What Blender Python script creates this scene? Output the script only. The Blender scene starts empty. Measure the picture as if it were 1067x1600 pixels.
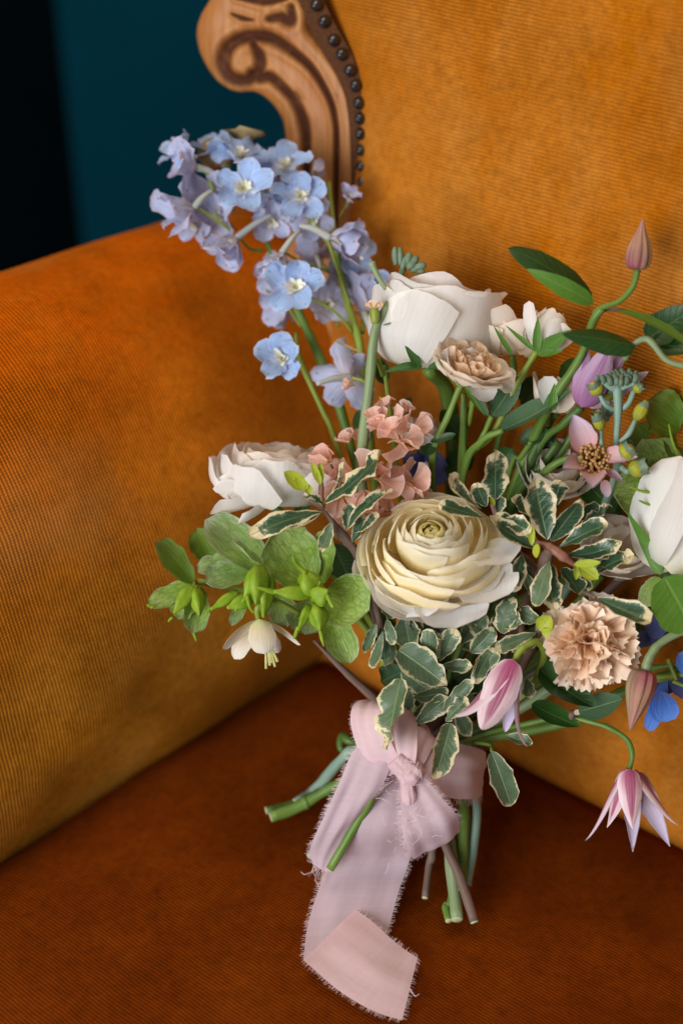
import bpy, math, random
import numpy as np
from mathutils import Vector as MV
random.seed(7); RNG = np.random.default_rng(7)
scene = bpy.context.scene
COL = scene.collection
# ---------------------------------------------------------------- camera
PITCH = math.radians(35.0)
CAM = np.array((0.0, 0.0, 0.5))
AX = np.array((1.0, 0.0, 0.0))
AU = np.array((0.0, math.sin(PITCH), math.cos(PITCH)))
AF = np.array((0.0, math.cos(PITCH), -math.sin(PITCH)))
cam_d = bpy.data.cameras.new('camera')
cam_d.sensor_fit = 'VERTICAL'; cam_d.sensor_height = 36.0; cam_d.lens = 50.0
cam_d.clip_start = 0.05; cam_d.clip_end = 50
cam_d.dof.use_dof = True; cam_d.dof.focus_distance = 0.60; cam_d.dof.aperture_fstop = 3.6
cam = bpy.data.objects.new('camera', cam_d); COL.objects.link(cam)
cam.location = CAM; cam.rotation_euler = (math.pi/2 - PITCH, 0, 0)
scene.camera = cam
# ---------------------------------------------------------------- room light
w = bpy.data.worlds.new('World'); scene.world = w; w.use_nodes = True
w.node_tree.nodes['Background'].inputs[0].default_value = (0.72, 0.70, 0.74, 1)
w.node_tree.nodes['Background'].inputs[1].default_value = 0.22
def area(name, loc, target, sx, sy, power, col):
    l = bpy.data.lights.new(name, 'AREA'); l.shape = 'RECTANGLE'; l.size = sx; l.size_y = sy
    l.energy = power; l.color = col
    o = bpy.data.objects.new(name, l); COL.objects.link(o); o.location = loc
    o.rotation_euler = (MV(target) - MV(loc)).to_track_quat('-Z', 'Y').to_euler()
    return o
area('window_light', (-0.78, -0.50, 0.50), (-0.02, 0.5, 0.12), 0.80, 0.95, 24.3, (0.95, 0.97, 1.0))
area('ceiling_light', (-0.15, 0.75, 2.0), (0.0, 0.55, 0.1), 0.9, 0.9, 16, (1.0, 0.80, 0.55))
scene.view_settings.view_transform = 'Standard'; scene.view_settings.look = 'None'
scene.view_settings.exposure = 0.0; scene.view_settings.gamma = 1.0
# ---------------------------------------------------------------- helpers
K = 0.00045
def nrm(a):
    a = np.asarray(a, float); return a / (np.linalg.norm(a) + 1e-12)
def P(px, py, d):                      # point of the place seen at a spot of the photograph, d metres deep
    return CAM + d * (AF + AX * ((px - 533.5) * K) - AU * ((py - 800) * K))
def V(x, y, z):                        # right, up, toward the viewer
    return x * AX + y * AU - z * AF
def G(px, py, z=0.0):                  # point on the seat (height z)
    r = P(px, py, 1.0) - CAM
    return CAM + r * ((z - CAM[2]) / r[2])
def onplane(px, py, o, n):
    r = P(px, py, 1.0) - CAM
    return CAM + r * (np.dot(np.asarray(o) - CAM, n) / np.dot(r, n))
def PX(n, d=0.6): return n * K * d     # size in metres of n photo pixels at depth d
ROOT = {}
def tag(o, label, cat, group=None, kind=None):
    o['label'] = label; o['category'] = cat
    if group: o['group'] = group
    if kind: o['kind'] = kind
def thing(name, label, cat, loc, group=None):
    o = bpy.data.objects.new(name, None); COL.objects.link(o)
    o.empty_display_size = 0.01; o.location = loc
    tag(o, label, cat, group); ROOT[o.name] = np.asarray(loc, float); return o
def make_mesh(name, geo, mats, stain=None):
    Vt, F, UV = geo[:3]
    me = bpy.data.meshes.new(name)
    me.from_pydata(np.asarray(Vt).tolist(), [], F)
    if UV is not None:
        uvl = me.uv_layers.new(name='UVMap')
        li = np.zeros(len(me.loops), dtype=np.int32); me.loops.foreach_get('vertex_index', li)
        uvl.data.foreach_set('uv', np.asarray(UV, dtype=np.float32)[li].ravel())
    me.polygons.foreach_set('use_smooth', [True] * len(me.polygons))
    if not isinstance(mats, (list, tuple)): mats = [mats]
    for m in mats: me.materials.append(m)
    if len(geo) > 3 and geo[3] is not None:
        me.polygons.foreach_set('material_index', geo[3])
    if stain is not None:
        at = me.attributes.new('stain', 'FLOAT', 'POINT'); at.data.foreach_set('value', np.asarray(stain, dtype=np.float32))
    me.update()
    return me
def part(name, geo, mats, parent, kind=None, label=None, stain=None):
    off = ROOT[parent.name]
    me = make_mesh(name, (np.asarray(geo[0]) - off,) + tuple(geo[1:]), mats, stain)
    o = bpy.data.objects.new(name, me); COL.objects.link(o); o.parent = parent
    ROOT[o.name] = off
    if kind: o['kind'] = kind
    if label: o['label'] = label
    return o
def join(geos):
    Vs, Fs, Us, n = [], [], [], 0
    for g in geos:
        Vs.append(np.asarray(g[0])); Us.append(np.asarray(g[2]))
        Fs += [tuple(i + n for i in f) for f in g[1]]; n += len(g[0])
    return np.concatenate(Vs), Fs, np.concatenate(Us)
def gridfaces(nu, nv, wrap=False):
    F = []
    m = nu if wrap else nu + 1
    for j in range(nv):
        for i in range(nu):
            a = j * m + i; b = j * m + (i + 1) % m
            F.append((a, b, b + m, a + m))
    return F
def crom(pts, n):
    p = np.asarray(pts, float)
    if len(p) == 2: return p[0] + (p[1] - p[0]) * np.linspace(0, 1, n)[:, None]
    q = np.vstack([2 * p[0] - p[1], p, 2 * p[-1] - p[-2]])
    t = np.linspace(0, len(p) - 1, n); k = np.minimum(t.astype(int), len(p) - 2); f = (t - k)[:, None]
    a, b, c, d = q[k], q[k + 1], q[k + 2], q[k + 3]
    return 0.5 * (2 * b + (c - a) * f + (2 * a - 5 * b + 4 * c - d) * f ** 2 + (3 * b - a - 3 * c + d) * f ** 3)
def tube(pts, rad, seg=8, n=None, caps=True, lump=0.0):
    n = n or max(6, 6 * (len(pts) - 1))
    c = crom(pts, n)
    rad = np.atleast_1d(np.asarray(rad, float))
    r = np.interp(np.linspace(0, 1, n), np.linspace(0, 1, len(rad)), rad) if len(rad) > 1 else np.full(n, rad[0])
    if lump: r = r * (1 + lump * np.convolve(RNG.normal(size=n + 4), np.ones(5) / 5, 'valid') * 1.6)
    T = np.gradient(c, axis=0); T /= np.linalg.norm(T, axis=1)[:, None] + 1e-12
    x = nrm(np.cross(T[0], (0.31, 0.2, 0.93)))
    Vt, UV = [], []
    L = np.concatenate([[0], np.cumsum(np.linalg.norm(np.diff(c, axis=0), axis=1))])
    a = np.linspace(0, 2 * math.pi, seg, endpoint=False)
    for i in range(n):
        x = nrm(x - T[i] * np.dot(x, T[i])); y = np.cross(T[i], x)
        Vt.append(c[i] + r[i] * (np.cos(a)[:, None] * x + np.sin(a)[:, None] * y))
        UV.append(np.stack([a / 6.2832, np.full(seg, L[i] * 30)], 1))
    F = gridfaces(seg, n - 1, True)
    Vt = np.concatenate(Vt); UV = np.concatenate(UV)
    if caps:
        F.append(tuple(range(seg))[::-1]); F.append(tuple(range((n - 1) * seg, n * seg)))
    return Vt, F, UV
def blade(base, tip, width, hint, prof=(.6, .9), cup=.3, bend=.3, fold=0, ruf=0, rf=2.5, notch=0, twist=0, nu=8, nv=12,
          rag=.03, tipcurl=0, seed=None):
    """a petal or leaf as a curved sheet from base to tip, its upper side toward hint"""
    rg = np.random.default_rng(seed if seed is not None else int(RNG.integers(1 << 30)))
    base = np.asarray(base, float); tip = np.asarray(tip, float)
    L = np.linalg.norm(tip - base); Y = (tip - base) / L
    Z = np.asarray(hint, float); Z = nrm(Z - Y * np.dot(Z, Y)); X = np.cross(Y, Z)
    s = np.linspace(0, 1, nv + 1); v = .5 * s + .5 * (.5 - .5 * np.cos(math.pi * s))
    a, b = prof; vm = a / (a + b)
    p = (np.maximum(v, 1e-6) ** a) * (np.maximum(1 - v, 0) ** b) / (vm ** a * (1 - vm) ** b)
    th = bend * v + tipcurl * v ** 4
    vf = np.linspace(0, 1, 121); tf = bend * vf + tipcurl * vf ** 4
    yy = np.concatenate([[0], np.cumsum(np.cos((tf[1:] + tf[:-1]) / 2))]) / 120
    zz = np.concatenate([[0], np.cumsum(np.sin((tf[1:] + tf[:-1]) / 2))]) / 120
    ch = math.atan2(zz[-1], yy[-1]); cl = math.hypot(zz[-1], yy[-1])
    y0 = np.interp(v, vf, yy); z0 = np.interp(v, vf, zz)
    y = (y0 * math.cos(ch) + z0 * math.sin(ch)) / cl; z = (-y0 * math.sin(ch) + z0 * math.cos(ch)) / cl
    th = th - ch
    u = np.linspace(-1, 1, nu + 1)
    W = width / 2 * p
    ph = rg.uniform(0, 6.28, 4)
    side = np.where(u > 0, ph[0], ph[1])[None, :]
    vv = v[:, None]; uu = np.abs(u)[None, :]
    ragm = 1 + rag * (np.sin(vv * 17 + side * 3) + np.sin(vv * 31 + side * 7) * .7) * uu
    Wm = W[:, None] * ragm
    c = cup if abs(cup) > 1e-3 else 1e-3
    x = Wm * np.sin(c * u)[None, :] / c
    dz = Wm * (1 - np.cos(c * u))[None, :] / c + fold * Wm * uu
    dz = dz + ruf * width * uu ** 1.6 * (np.sin(6.283 * rf * vv + side) + .5 * np.sin(6.283 * rf * 2.1 * vv + side * 2.3)) * np.minimum(1, vv * 2.5)
    if twist:
        t = twist * vv; x, dz = x * np.cos(t) - dz * np.sin(t), x * np.sin(t) + dz * np.cos(t)
    dy = -notch * vv ** 6 * np.exp(-(u[None, :] / .35) ** 2)
    yl = (y[:, None] + dy) * L - dz * np.sin(th)[:, None]
    zl = z[:, None] * L + dz * np.cos(th)[:, None]
    Vt = base + X * x[..., None] + Y * yl[..., None] + Z * zl[..., None]
    UV = np.stack(np.broadcast_arrays(u[None, :] * .5 + .5, vv), -1)
    return Vt.reshape(-1, 3), gridfaces(nu, nv), UV.reshape(-1, 2)
def fan(base, tip, spread, hint, ruf=.12, serr=.06, cup=.3, nu=24, nv=7, seed=None):
    """frilled fan-shaped petal: narrow claw, wide toothed and crimped outer edge"""
    rg = np.random.default_rng(seed if seed is not None else int(RNG.integers(1 << 30)))
    base = np.asarray(base, float); tip = np.asarray(tip, float); L = np.linalg.norm(tip - base); Y = (tip - base) / L
    Z = np.asarray(hint, float); Z = nrm(Z - Y * np.dot(Z, Y)); X = np.cross(Y, Z)
    u = np.linspace(-1, 1, nu + 1)[None]; v = np.linspace(0, 1, nv + 1)[:, None]
    p = rg.uniform(0, 6.28, 5)
    r = v * (1 - .16 * u ** 2 + serr * v ** 3 * (np.sin(u * 33 + p[0]) + .6 * np.sin(u * 57 + p[1])))
    a = spread * u * np.minimum(1, .45 + .55 * v)
    z = ruf * v ** 1.7 * (np.sin(u * 3.6 + p[2]) + .6 * np.sin(u * 7.5 + p[3]) + .22 * np.sin(u * 17 + p[4] + v * 2)) + cup * (v ** 2 * .35 + .25 * (a * r) ** 2)
    Vt = base + L * (X * (r * np.sin(a))[..., None] + Y * (r * np.cos(a))[..., None] + Z * z[..., None])
    UV = np.stack(np.broadcast_arrays(u * .5 + .5, v), -1)
    return Vt.reshape(-1, 3), gridfaces(nu, nv), UV.reshape(-1, 2)
def frame(A):
    A = nrm(A); X = nrm(np.cross((0.05, 0.1, 1.0) if abs(A[2]) < .95 else (1, 0, 0), A)); return X, np.cross(A, X), A
def shell(o, A, R, phi, hw, prof, rnd=.3, wave=0.03, spiral=.05, nu=10, nv=10, seed=None, flare=0, serr=0, pw=.45, tilt=0):
    """petal that is a patch of a turned profile (list of r,z in units of R) round axis A"""
    rg = np.random.default_rng(seed if seed is not None else int(RNG.integers(1 << 30)))
    X, Y, A = frame(A)
    pr = crom([(p[0], p[1], 0) for p in prof], 40); tt = np.linspace(0, 1, 40)
    u = np.linspace(-1, 1, nu + 1); v = np.linspace(0, 1, nv + 1)
    U, Vv = np.meshgrid(u, v)
    wsh = np.minimum(1, (Vv + .02)) ** pw
    p1, p2, p3 = rg.uniform(0, 6.28, 3)
    S = Vv * (1 - rnd * 1.25 * np.abs(U) ** 2.0 + .03 * np.sin(U * 5 + p1) + serr * np.sin(U * 40 + p2) * Vv)
    S = S * (1 + .014 * np.sin(U * 11 + p3) * Vv ** 4 + .006 * np.sin(U * 27 + p1) * Vv ** 6); S = np.clip(S, 0, 1)
    r = np.interp(S, tt, pr[:, 0]); z = np.interp(S, tt, pr[:, 1])
    ang = phi + hw * U * wsh
    r = r * (1 + spiral * U) + wave * Vv ** 2 * np.sin(U * 4 + p1) + flare * Vv ** 3 * np.abs(U) ** 2
    z = z + tilt * U * Vv
    r = r + wave * (.22 * np.sin(U * 7 + p2) + .10 * np.sin(U * 15 + p3)) * Vv * np.minimum(1, R / .02)
    z = z + wave * Vv ** 2 * (np.sin(U * 3 + p2) + .6 * np.sin(U * 7 + p3))
    Vt = o + R * (r[..., None] * (np.cos(ang)[..., None] * X + np.sin(ang)[..., None] * Y) + z[..., None] * A)
    UV = np.stack([U * .5 + .5, Vv], -1)
    return Vt.reshape(-1, 3), gridfaces(nu, nv), UV.reshape(-1, 2)
def lathe(o, A, L, prof, seg=12, n=12, ribs=0, rib=0.0, bend=None, twist=0):
    """turned solid: prof = list of (t along the axis, radius in metres)"""
    X, Y, A = frame(A)
    pr = crom([(p[0], p[1], 0) for p in prof], n)
    a = np.linspace(0, 2 * math.pi, seg, endpoint=False)
    Vt, UV = [], []
    for t, r, _ in pr:
        c = o + A * (t * L)
        if bend is not None: c = c + np.asarray(bend) * t * t
        rr = max(r, 1e-5) * (1 + rib * np.cos(a * ribs + twist * t))
        Vt.append(c + (rr * np.cos(a))[:, None] * X + (rr * np.sin(a))[:, None] * Y)
        UV.append(np.stack([a / 6.2832, np.full(seg, t)], 1))
    F = gridfaces(seg, n - 1, True); F.append(tuple(range(seg))[::-1]); F.append(tuple(range((n - 1) * seg, n * seg)))
    return np.concatenate(Vt), F, np.concatenate(UV)
def ellipsoid(o, A, ra, rb, seg=10, n=8):
    return lathe(np.asarray(o) - nrm(A) * ra, A, 2 * ra, [(.5 - .5 * math.cos(math.pi * i / 6), rb * math.sin(math.pi * i / 6)) for i in range(7)], seg, n)
# ---------------------------------------------------------------- materials
class NT:
    def __init__(s, name):
        s.m = bpy.data.materials.new(name); s.m.use_nodes = True
        s.t = s.m.node_tree; s.t.nodes.clear()
        s.out = s.n('ShaderNodeOutputMaterial')
    def n(s, t, **k):
        x = s.t.nodes.new(t)
        for a, b in k.items(): setattr(x, a, b)
        return x
    def l(s, a, b): s.t.links.new(a, b)
    def math(s, op, a, b=None, c=None, clamp=False):
        x = s.n('ShaderNodeMath', operation=op); x.use_clamp = clamp
        for i, q in enumerate((a, b, c)):
            if q is None: continue
            if isinstance(q, (int, float)): x.inputs[i].default_value = q
            else: s.l(q, x.inputs[i])
        return x.outputs[0]
    def mix(s, f, a, b, bt='MIX'):
        x = s.n('ShaderNodeMix', data_type='RGBA', blend_type=bt)
        for i, q in ((0, f), (6, a), (7, b)):
            if isinstance(q, (int, float)): x.inputs[i].default_value = q
            elif isinstance(q, tuple): x.inputs[i].default_value = q + (1,) if len(q) == 3 else q
            else: s.l(q, x.inputs[i])
        return x.outputs[2]
    def noise(s, vec, scale, detail=2, rough=.5):
        x = s.n('ShaderNodeTexNoise'); x.inputs['Scale'].default_value = scale
        x.inputs['Detail'].default_value = detail; x.inputs['Roughness'].default_value = rough
        if vec is not None: s.l(vec, x.inputs['Vector'])
        return x.outputs[0]
    def ramp(s, f, stops, interp='LINEAR'):
        x = s.n('ShaderNodeValToRGB'); x.color_ramp.interpolation = interp; e = x.color_ramp.elements
        while len(e) < len(stops): e.new(.5)
        for q, (p, c) in zip(e, stops):
            q.position = p; q.color = (c if isinstance(c, tuple) else (c, c, c)) + (1,)
        s.l(f, x.inputs[0]); return x.outputs[0]
    def uv(s):
        t = s.n('ShaderNodeTexCoord'); sp = s.n('ShaderNodeSeparateXYZ'); s.l(t.outputs['UV'], sp.inputs[0])
        return t, sp.outputs[0], sp.outputs[1]
    def vec(s, x, y, z=0.0):
        c = s.n('ShaderNodeCombineXYZ')
        for i, q in enumerate((x, y, z)):
            if isinstance(q, (int, float)): c.inputs[i].default_value = q
            else: s.l(q, c.inputs[i])
        return c.outputs[0]
    def rand(s): return s.n('ShaderNodeObjectInfo').outputs['Random']
    def bump(s, h, strength, dist=.001):
        b = s.n('ShaderNodeBump'); b.inputs['Strength'].default_value = strength; b.inputs['Distance'].default_value = dist
        s.l(h, b.inputs['Height']); return b.outputs[0]
    def bsdf(s, col, rough=.5, spec=.4, normal=None, trans=0, tcol=None, sheen=0, sheentint=None, sss=0, alpha=None):
        p = s.n('ShaderNodeBsdfPrincipled')
        if isinstance(col, tuple): p.inputs['Base Color'].default_value = col + (1,)
        else: s.l(col, p.inputs['Base Color'])
        if isinstance(rough, (int, float)): p.inputs['Roughness'].default_value = rough
        else: s.l(rough, p.inputs['Roughness'])
        p.inputs['Specular IOR Level'].default_value = spec
        if normal is not None: s.l(normal, p.inputs['Normal'])
        if sheen:
            p.inputs['Sheen Weight'].default_value = sheen; p.inputs['Sheen Roughness'].default_value = .35
            if sheentint: p.inputs['Sheen Tint'].default_value = sheentint + (1,)
        sh = p.outputs[0]
        if trans:
            t = s.n('ShaderNodeBsdfTranslucent')
            tc = tcol if tcol is not None else col
            if isinstance(tc, tuple): t.inputs[0].default_value = tc + (1,)
            else: s.l(tc, t.inputs[0])
            if normal is not None: s.l(normal, t.inputs['Normal'])
            mx = s.n('ShaderNodeMixShader'); mx.inputs[0].default_value = trans
            s.l(sh, mx.inputs[1]); s.l(t.outputs[0], mx.inputs[2]); sh = mx.outputs[0]
        if alpha is not None:
            t = s.n('ShaderNodeBsdfTransparent'); mx = s.n('ShaderNodeMixShader')
            if isinstance(alpha, (int, float)): mx.inputs[0].default_value = alpha
            else: s.l(alpha, mx.inputs[0])
            s.l(t.outputs[0], mx.inputs[1]); s.l(sh, mx.inputs[2]); sh = mx.outputs[0]
        s.l(sh, s.out.inputs[0]); return s.m
def petal_mat(name, base, mid, tip, edge=None, veins=.12, vscale=16, trans=.3, rough=.55, mott=.12, stripe=None, edgew=.12, sheen=.0, mid_at=.45, spot=None, net=None):
    m = NT(name); tc, u, v = m.uv(); rd = m.rand()
    off = m.math('MULTIPLY', rd, 37.0)
    wob = m.noise(m.vec(m.math('MULTIPLY', u, 3), m.math('MULTIPLY', v, 2), off), 1.6, 2)
    vv = m.math('ADD', v, m.math('MULTIPLY', m.math('SUBTRACT', wob, .5), .25))
    col = m.ramp(vv, [(0, base), (mid_at, mid), (1, tip)])
    a = m.math('ABSOLUTE', m.math('SUBTRACT', m.math('MULTIPLY', u, 2), 1))
    if stripe:                       # coloured bands along the middle
        scol, sw = stripe
        a2 = m.math('DIVIDE', a, m.math('SUBTRACT', 1.1, m.math('MULTIPLY', v, .6)))
        f = m.math('MULTIPLY', m.ramp(a2, [(0, 1.0), (sw, .85), (sw * 1.45, 0.0)]), m.math('MULTIPLY_ADD', m.noise(m.vec(m.math('MULTIPLY', u, 22), m.math('MULTIPLY', v, 1.2), off), 1.0, 1), 1.1, .25, clamp=True))
        col = m.mix(f, col, scol)
    if edge:
        e = m.math('MAXIMUM', m.ramp(a, [(1 - edgew * 1.6, 0.0), (1, 1.0)]), m.ramp(v, [(1 - edgew, 0.0), (1, 1.0)]))
        col = m.mix(m.math('MULTIPLY', e, m.math('MULTIPLY_ADD', wob, 1.4, .1, clamp=True)), col, edge)
    if spot:                         # small mark near the tip
        dx = m.math('MULTIPLY', m.math('SUBTRACT', u, .5), 1.3); dy = m.math('SUBTRACT', v, .86)
        r2 = m.math('SQRT', m.math('ADD', m.math('MULTIPLY', dx, dx), m.math('MULTIPLY', dy, dy)))
        col = m.mix(m.ramp(r2, [(.035, .75), (.08, 0.0)]), col, spot)
    if net:                          # netted veins
        vo = m.n('ShaderNodeTexVoronoi', feature='DISTANCE_TO_EDGE'); vo.inputs['Scale'].default_value = 1.0
        m.l(m.vec(m.math('MULTIPLY', m.math('ADD', u, m.math('MULTIPLY', wob, .12)), 11), m.math('MULTIPLY', v, 5.5), off), vo.inputs['Vector'])
        col = m.mix(m.ramp(vo.outputs['Distance'], [(.0, .50), (.10, .2), (.24, 0.0)]), col, net)
        fl = m.noise(tc.outputs['Object'], 420, 3, .7)
        col = m.mix(m.ramp(fl, [(.55, 0.0), (.75, .5)]), col, tuple(q * 1.7 for q in mid))
    vn = m.ramp(m.noise(m.vec(m.math('MULTIPLY', u, vscale), m.math('MULTIPLY', v, 1.6), off), 1.0, 3, .6), [(.28, 0.0), (.72, 1.0)])
    mo = m.noise(tc.outputs['Object'], 90, 3)
    k = m.math('ADD', m.math('MULTIPLY_ADD', vn, veins * 2, 1 - veins), m.math('MULTIPLY', m.math('SUBTRACT', mo, .5), mott * 2))
    k = m.math('MULTIPLY', k, m.math('MULTIPLY_ADD', rd, .16, .90))
    col = m.mix(1.0, col, m.vec(k, k, k), 'MULTIPLY')
    nm = m.bump(vn, min(.35, veins * 1.8), .0009)
    return m.bsdf(col, rough, .3, nm, trans, None, sheen)
def leaf_mat(name, dark, light, rib, edge=None, edgew=.1, rough=.40, trans=.26, vein=.6, mott=.3):
    m = NT(name); tc, u, v = m.uv(); rd = m.rand(); off = m.math('MULTIPLY', rd, 53.0)
    a = m.math('ABSOLUTE', m.math('SUBTRACT', m.math('MULTIPLY', u, 2), 1))
    n1 = m.noise(tc.outputs['Object'], 160, 4, .6)
    n2 = m.noise(m.vec(m.math('MULTIPLY', u, 2), m.math('MULTIPLY', v, 3), off), 1.5, 2)
    col = m.mix(m.math('MULTIPLY_ADD', m.math('ADD', n1, n2), .9, -.4, clamp=True), dark, light)
    # side veins slanting from the midrib
    sv = m.math('FRACT', m.math('MULTIPLY', m.math('SUBTRACT', v, m.math('MULTIPLY', a, .22)), 9))
    sv = m.ramp(sv, [(0, 1.0), (.10, 0.0), (.92, 0.0), (1, 1.0)])
    col = m.mix(m.math('MULTIPLY', sv, vein * .45), col, rib)
    if edge:
        t = m.math('MINIMUM', m.math('SUBTRACT', 1, a), m.math('MULTIPLY', m.math('SUBTRACT', 1, v), 1.5))
        n3 = m.noise(m.vec(m.math('MULTIPLY', a, 1.2), m.math('MULTIPLY', v, 16), m.math('ADD', off, m.math('GREATER_THAN', u, .5))), 1.0, 3, .7)
        n4 = m.noise(m.vec(u, m.math('MULTIPLY', v, 2.5), off), 1.3, 1)
        th = m.math('MULTIPLY', m.math('MULTIPLY_ADD', m.math('MULTIPLY', n3, n4), edgew * 6.5, -edgew * .55), m.math('MULTIPLY_ADD', rd, .9, .55))
        f = m.ramp(m.math('MULTIPLY_ADD', m.math('SUBTRACT', th, t), 9, .5), [(0.35, 0.0), (.65, 1.0)])
        g = m.ramp(m.math('MULTIPLY_ADD', m.math('SUBTRACT', m.math('MULTIPLY', th, 1.7), t), 5, .5), [(0.3, 0.0), (.9, .55)])
        col = m.mix(g, col, tuple(.5 * q + .5 * p for q, p in zip(light, (.30, .36, .24))))
        ec = m.mix(m.noise(tc.outputs['Object'], 120, 2), edge, tuple(q * .82 for q in edge))
        col = m.mix(f, col, ec)
        br = m.math('MULTIPLY', m.ramp(t, [(0, 1.0), (.035, 0.0)]), m.ramp(m.noise(m.vec(u, m.math('MULTIPLY', v, 9), off), 1.0, 2), [(.52, 0.0), (.62, .8)]))
        col = m.mix(br, col, (.16, .07, .03))
    mr = m.ramp(a, [(0, 1.0), (.035, .8), (.09, 0.0)])
    col = m.mix(m.math('MULTIPLY', mr, vein), col, rib)
    h = m.math('ADD', m.math('MULTIPLY', sv, -.5), m.math('MULTIPLY', mr, -1.0))
    nm = m.bump(m.math('ADD', h, m.math('MULTIPLY', n1, .8)), .4, .0006)
    return m.bsdf(col, m.math('MULTIPLY_ADD', n1, .25, rough - .1), .45, nm, trans)
def plain_mat(name, c1, c2, scale=150, rough=.5, spec=.4, trans=0, bump=.3, stretch=None, sheen=0, dist=.0006):
    m = NT(name); tc, u, v = m.uv()
    src = tc.outputs['Object']
    if stretch: src = m.vec(m.math('MULTIPLY', u, stretch[0]), m.math('MULTIPLY', v, stretch[1]), m.math('MULTIPLY', m.rand(), 31.0)); scale = 1.0
    n = m.noise(src, scale, 3, .6)
    col = m.ramp(n, [(.25, c1), (.75, c2)])
    return m.bsdf(col, rough, spec, m.bump(n, bump, dist), trans, None, sheen)
def velvet_mat(name, base, rub, dark, pitch=.0021, cross=.0013, ground=.45, patch=6, reddish=None, mixb=.5, painted_sheen=.6):
    """ribbed upholstery velvet: UV in metres, ribs run along v"""
    m = NT(name); tc, u, v = m.uv()
    ob = tc.outputs['Object']
    wv = m.noise(m.vec(m.math('MULTIPLY', u, 60), m.math('MULTIPLY', v, 60)), 1.0, 2)
    uu = m.math('ADD', u, m.math('MULTIPLY', wv, .0016))
    rib = m.math('MULTIPLY_ADD', m.math('SINE', m.math('MULTIPLY', uu, 6.28319 / pitch)), .5, .5)
    crs = m.math('MULTIPLY_ADD', m.math('SINE', m.math('MULTIPLY', m.math('ADD', v, m.math('MULTIPLY', wv, .0012)), 6.28319 / cross)), .5, .5)
    fine = m.noise(m.vec(m.math('MULTIPLY', u, 420), m.math('MULTIPLY', v, 900)), 1.0, 3, .7)
    big = m.noise(ob, patch, 4, .62)
    nap = m.noise(m.vec(m.math('MULTIPLY', u, 26), m.math('MULTIPLY', v, 60)), 1.0, 4, .7)
    f = m.ramp(m.math('ADD', m.math('MULTIPLY', big, .65), m.math('MULTIPLY', nap, .35)), [(.38, 0.0), (.62, 1.0)])
    col = m.mix(m.math('MULTIPLY', f, mixb), base, rub)
    if reddish:                                   # pile colour turns redder with height
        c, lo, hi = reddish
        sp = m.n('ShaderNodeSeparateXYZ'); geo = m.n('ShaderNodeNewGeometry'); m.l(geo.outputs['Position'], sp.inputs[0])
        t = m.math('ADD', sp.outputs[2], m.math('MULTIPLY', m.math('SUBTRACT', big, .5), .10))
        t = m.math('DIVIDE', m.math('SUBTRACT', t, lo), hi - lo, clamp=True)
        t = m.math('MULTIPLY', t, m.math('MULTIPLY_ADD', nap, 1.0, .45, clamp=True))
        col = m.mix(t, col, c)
    sp_ = m.noise(m.vec(m.math('MULTIPLY', u, 260), m.math('MULTIPLY', v, 190)), 1.0, 3, .75)
    kk = m.ramp(sp_, [(.30, .62), (.5, 1.0), (.72, 1.30)])
    col = m.mix(.62, col, kk, 'MULTIPLY')
    mo_ = m.ramp(m.noise(ob, patch * 4.5, 4, .7), [(.32, .72), (.52, 1.0), (.7, 1.14)])
    col = m.mix(.7, col, mo_, 'MULTIPLY')
    g = m.math('MULTIPLY_ADD', m.math('MULTIPLY', rib, m.math('MULTIPLY_ADD', crs, .45, .55)), 1.0, m.math('MULTIPLY', m.math('SUBTRACT', fine, .5), .9), clamp=True)
    pal = m.ramp(m.noise(ob, patch * .7, 3, .6), [(.48, 0.0), (.70, painted_sheen)])  # pale highlights painted into the pile colour as noise patches
    col = m.mix(pal, col, tuple(.55 * q + .45 * max(rub) * t for q, t in zip(rub, (.85, .55, .22))))
    fade = m.ramp(m.noise(ob, patch * 1.3, 3, .6), [(.35, .45), (.6, 1.15)])
    col = m.mix(m.math('MULTIPLY', m.math('MULTIPLY', m.math('SUBTRACT', 1, g), ground), fade, clamp=True), col, dark)
    h = m.math('ADD', m.math('MULTIPLY', rib, .7), m.math('ADD', m.math('MULTIPLY', crs, .25), m.math('MULTIPLY', fine, .5)))
    nm = m.bump(h, .5, .0004)
    return m.bsdf(col, .9, .03, nm, 0, None, .12, rub)
M = {}
# ---------------------------------------------------------------- room
M['teal'] = plain_mat('teal_paint', (.0010, .040, .064), (.0014, .048, .076), 6, .85, .02, bump=.1)
M['dark_door'] = plain_mat('dark_paint', (.0006, .0028, .004), (.0010, .0038, .0055), 6, .8, .02, bump=.1)
def boxgeo(lo, hi):
    lo = np.array(lo, float); hi = np.array(hi, float)
    c = np.array([[(lo, hi)[i][0], (lo, hi)[j][1], (lo, hi)[k][2]] for i in (0, 1) for j in (0, 1) for k in (0, 1)])
    F = [(0, 1, 3, 2), (4, 6, 7, 5), (0, 4, 5, 1), (2, 3, 7, 6), (0, 2, 6, 4), (1, 5, 7, 3)]
    return c, F, c[:, :2] * 3
def structure(name, geo, mat):
    me = make_mesh(name, geo, mat); me.polygons.foreach_set('use_smooth', [False] * len(me.polygons))
    o = bpy.data.objects.new(name, me); COL.objects.link(o); o['kind'] = 'structure'; return o
wl = onplane(62, 0, (0, 1.75, 0), np.array((0, -1., 0)))
structure('wall', boxgeo((wl[0] + .02, 1.75, -.75), (2.6, 1.87, 2.4)), M['teal'])
structure('wall_recess', boxgeo((-3.0, 1.95, -.75), (wl[0] + .06, 2.07, 2.4)), M['dark_door'])
structure('floor', boxgeo((-3, -1.5, -.55), (3, 2.1, -.45)), plain_mat('floor_wood', (.05, .025, .012), (.09, .045, .02), 4, .5))
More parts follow.
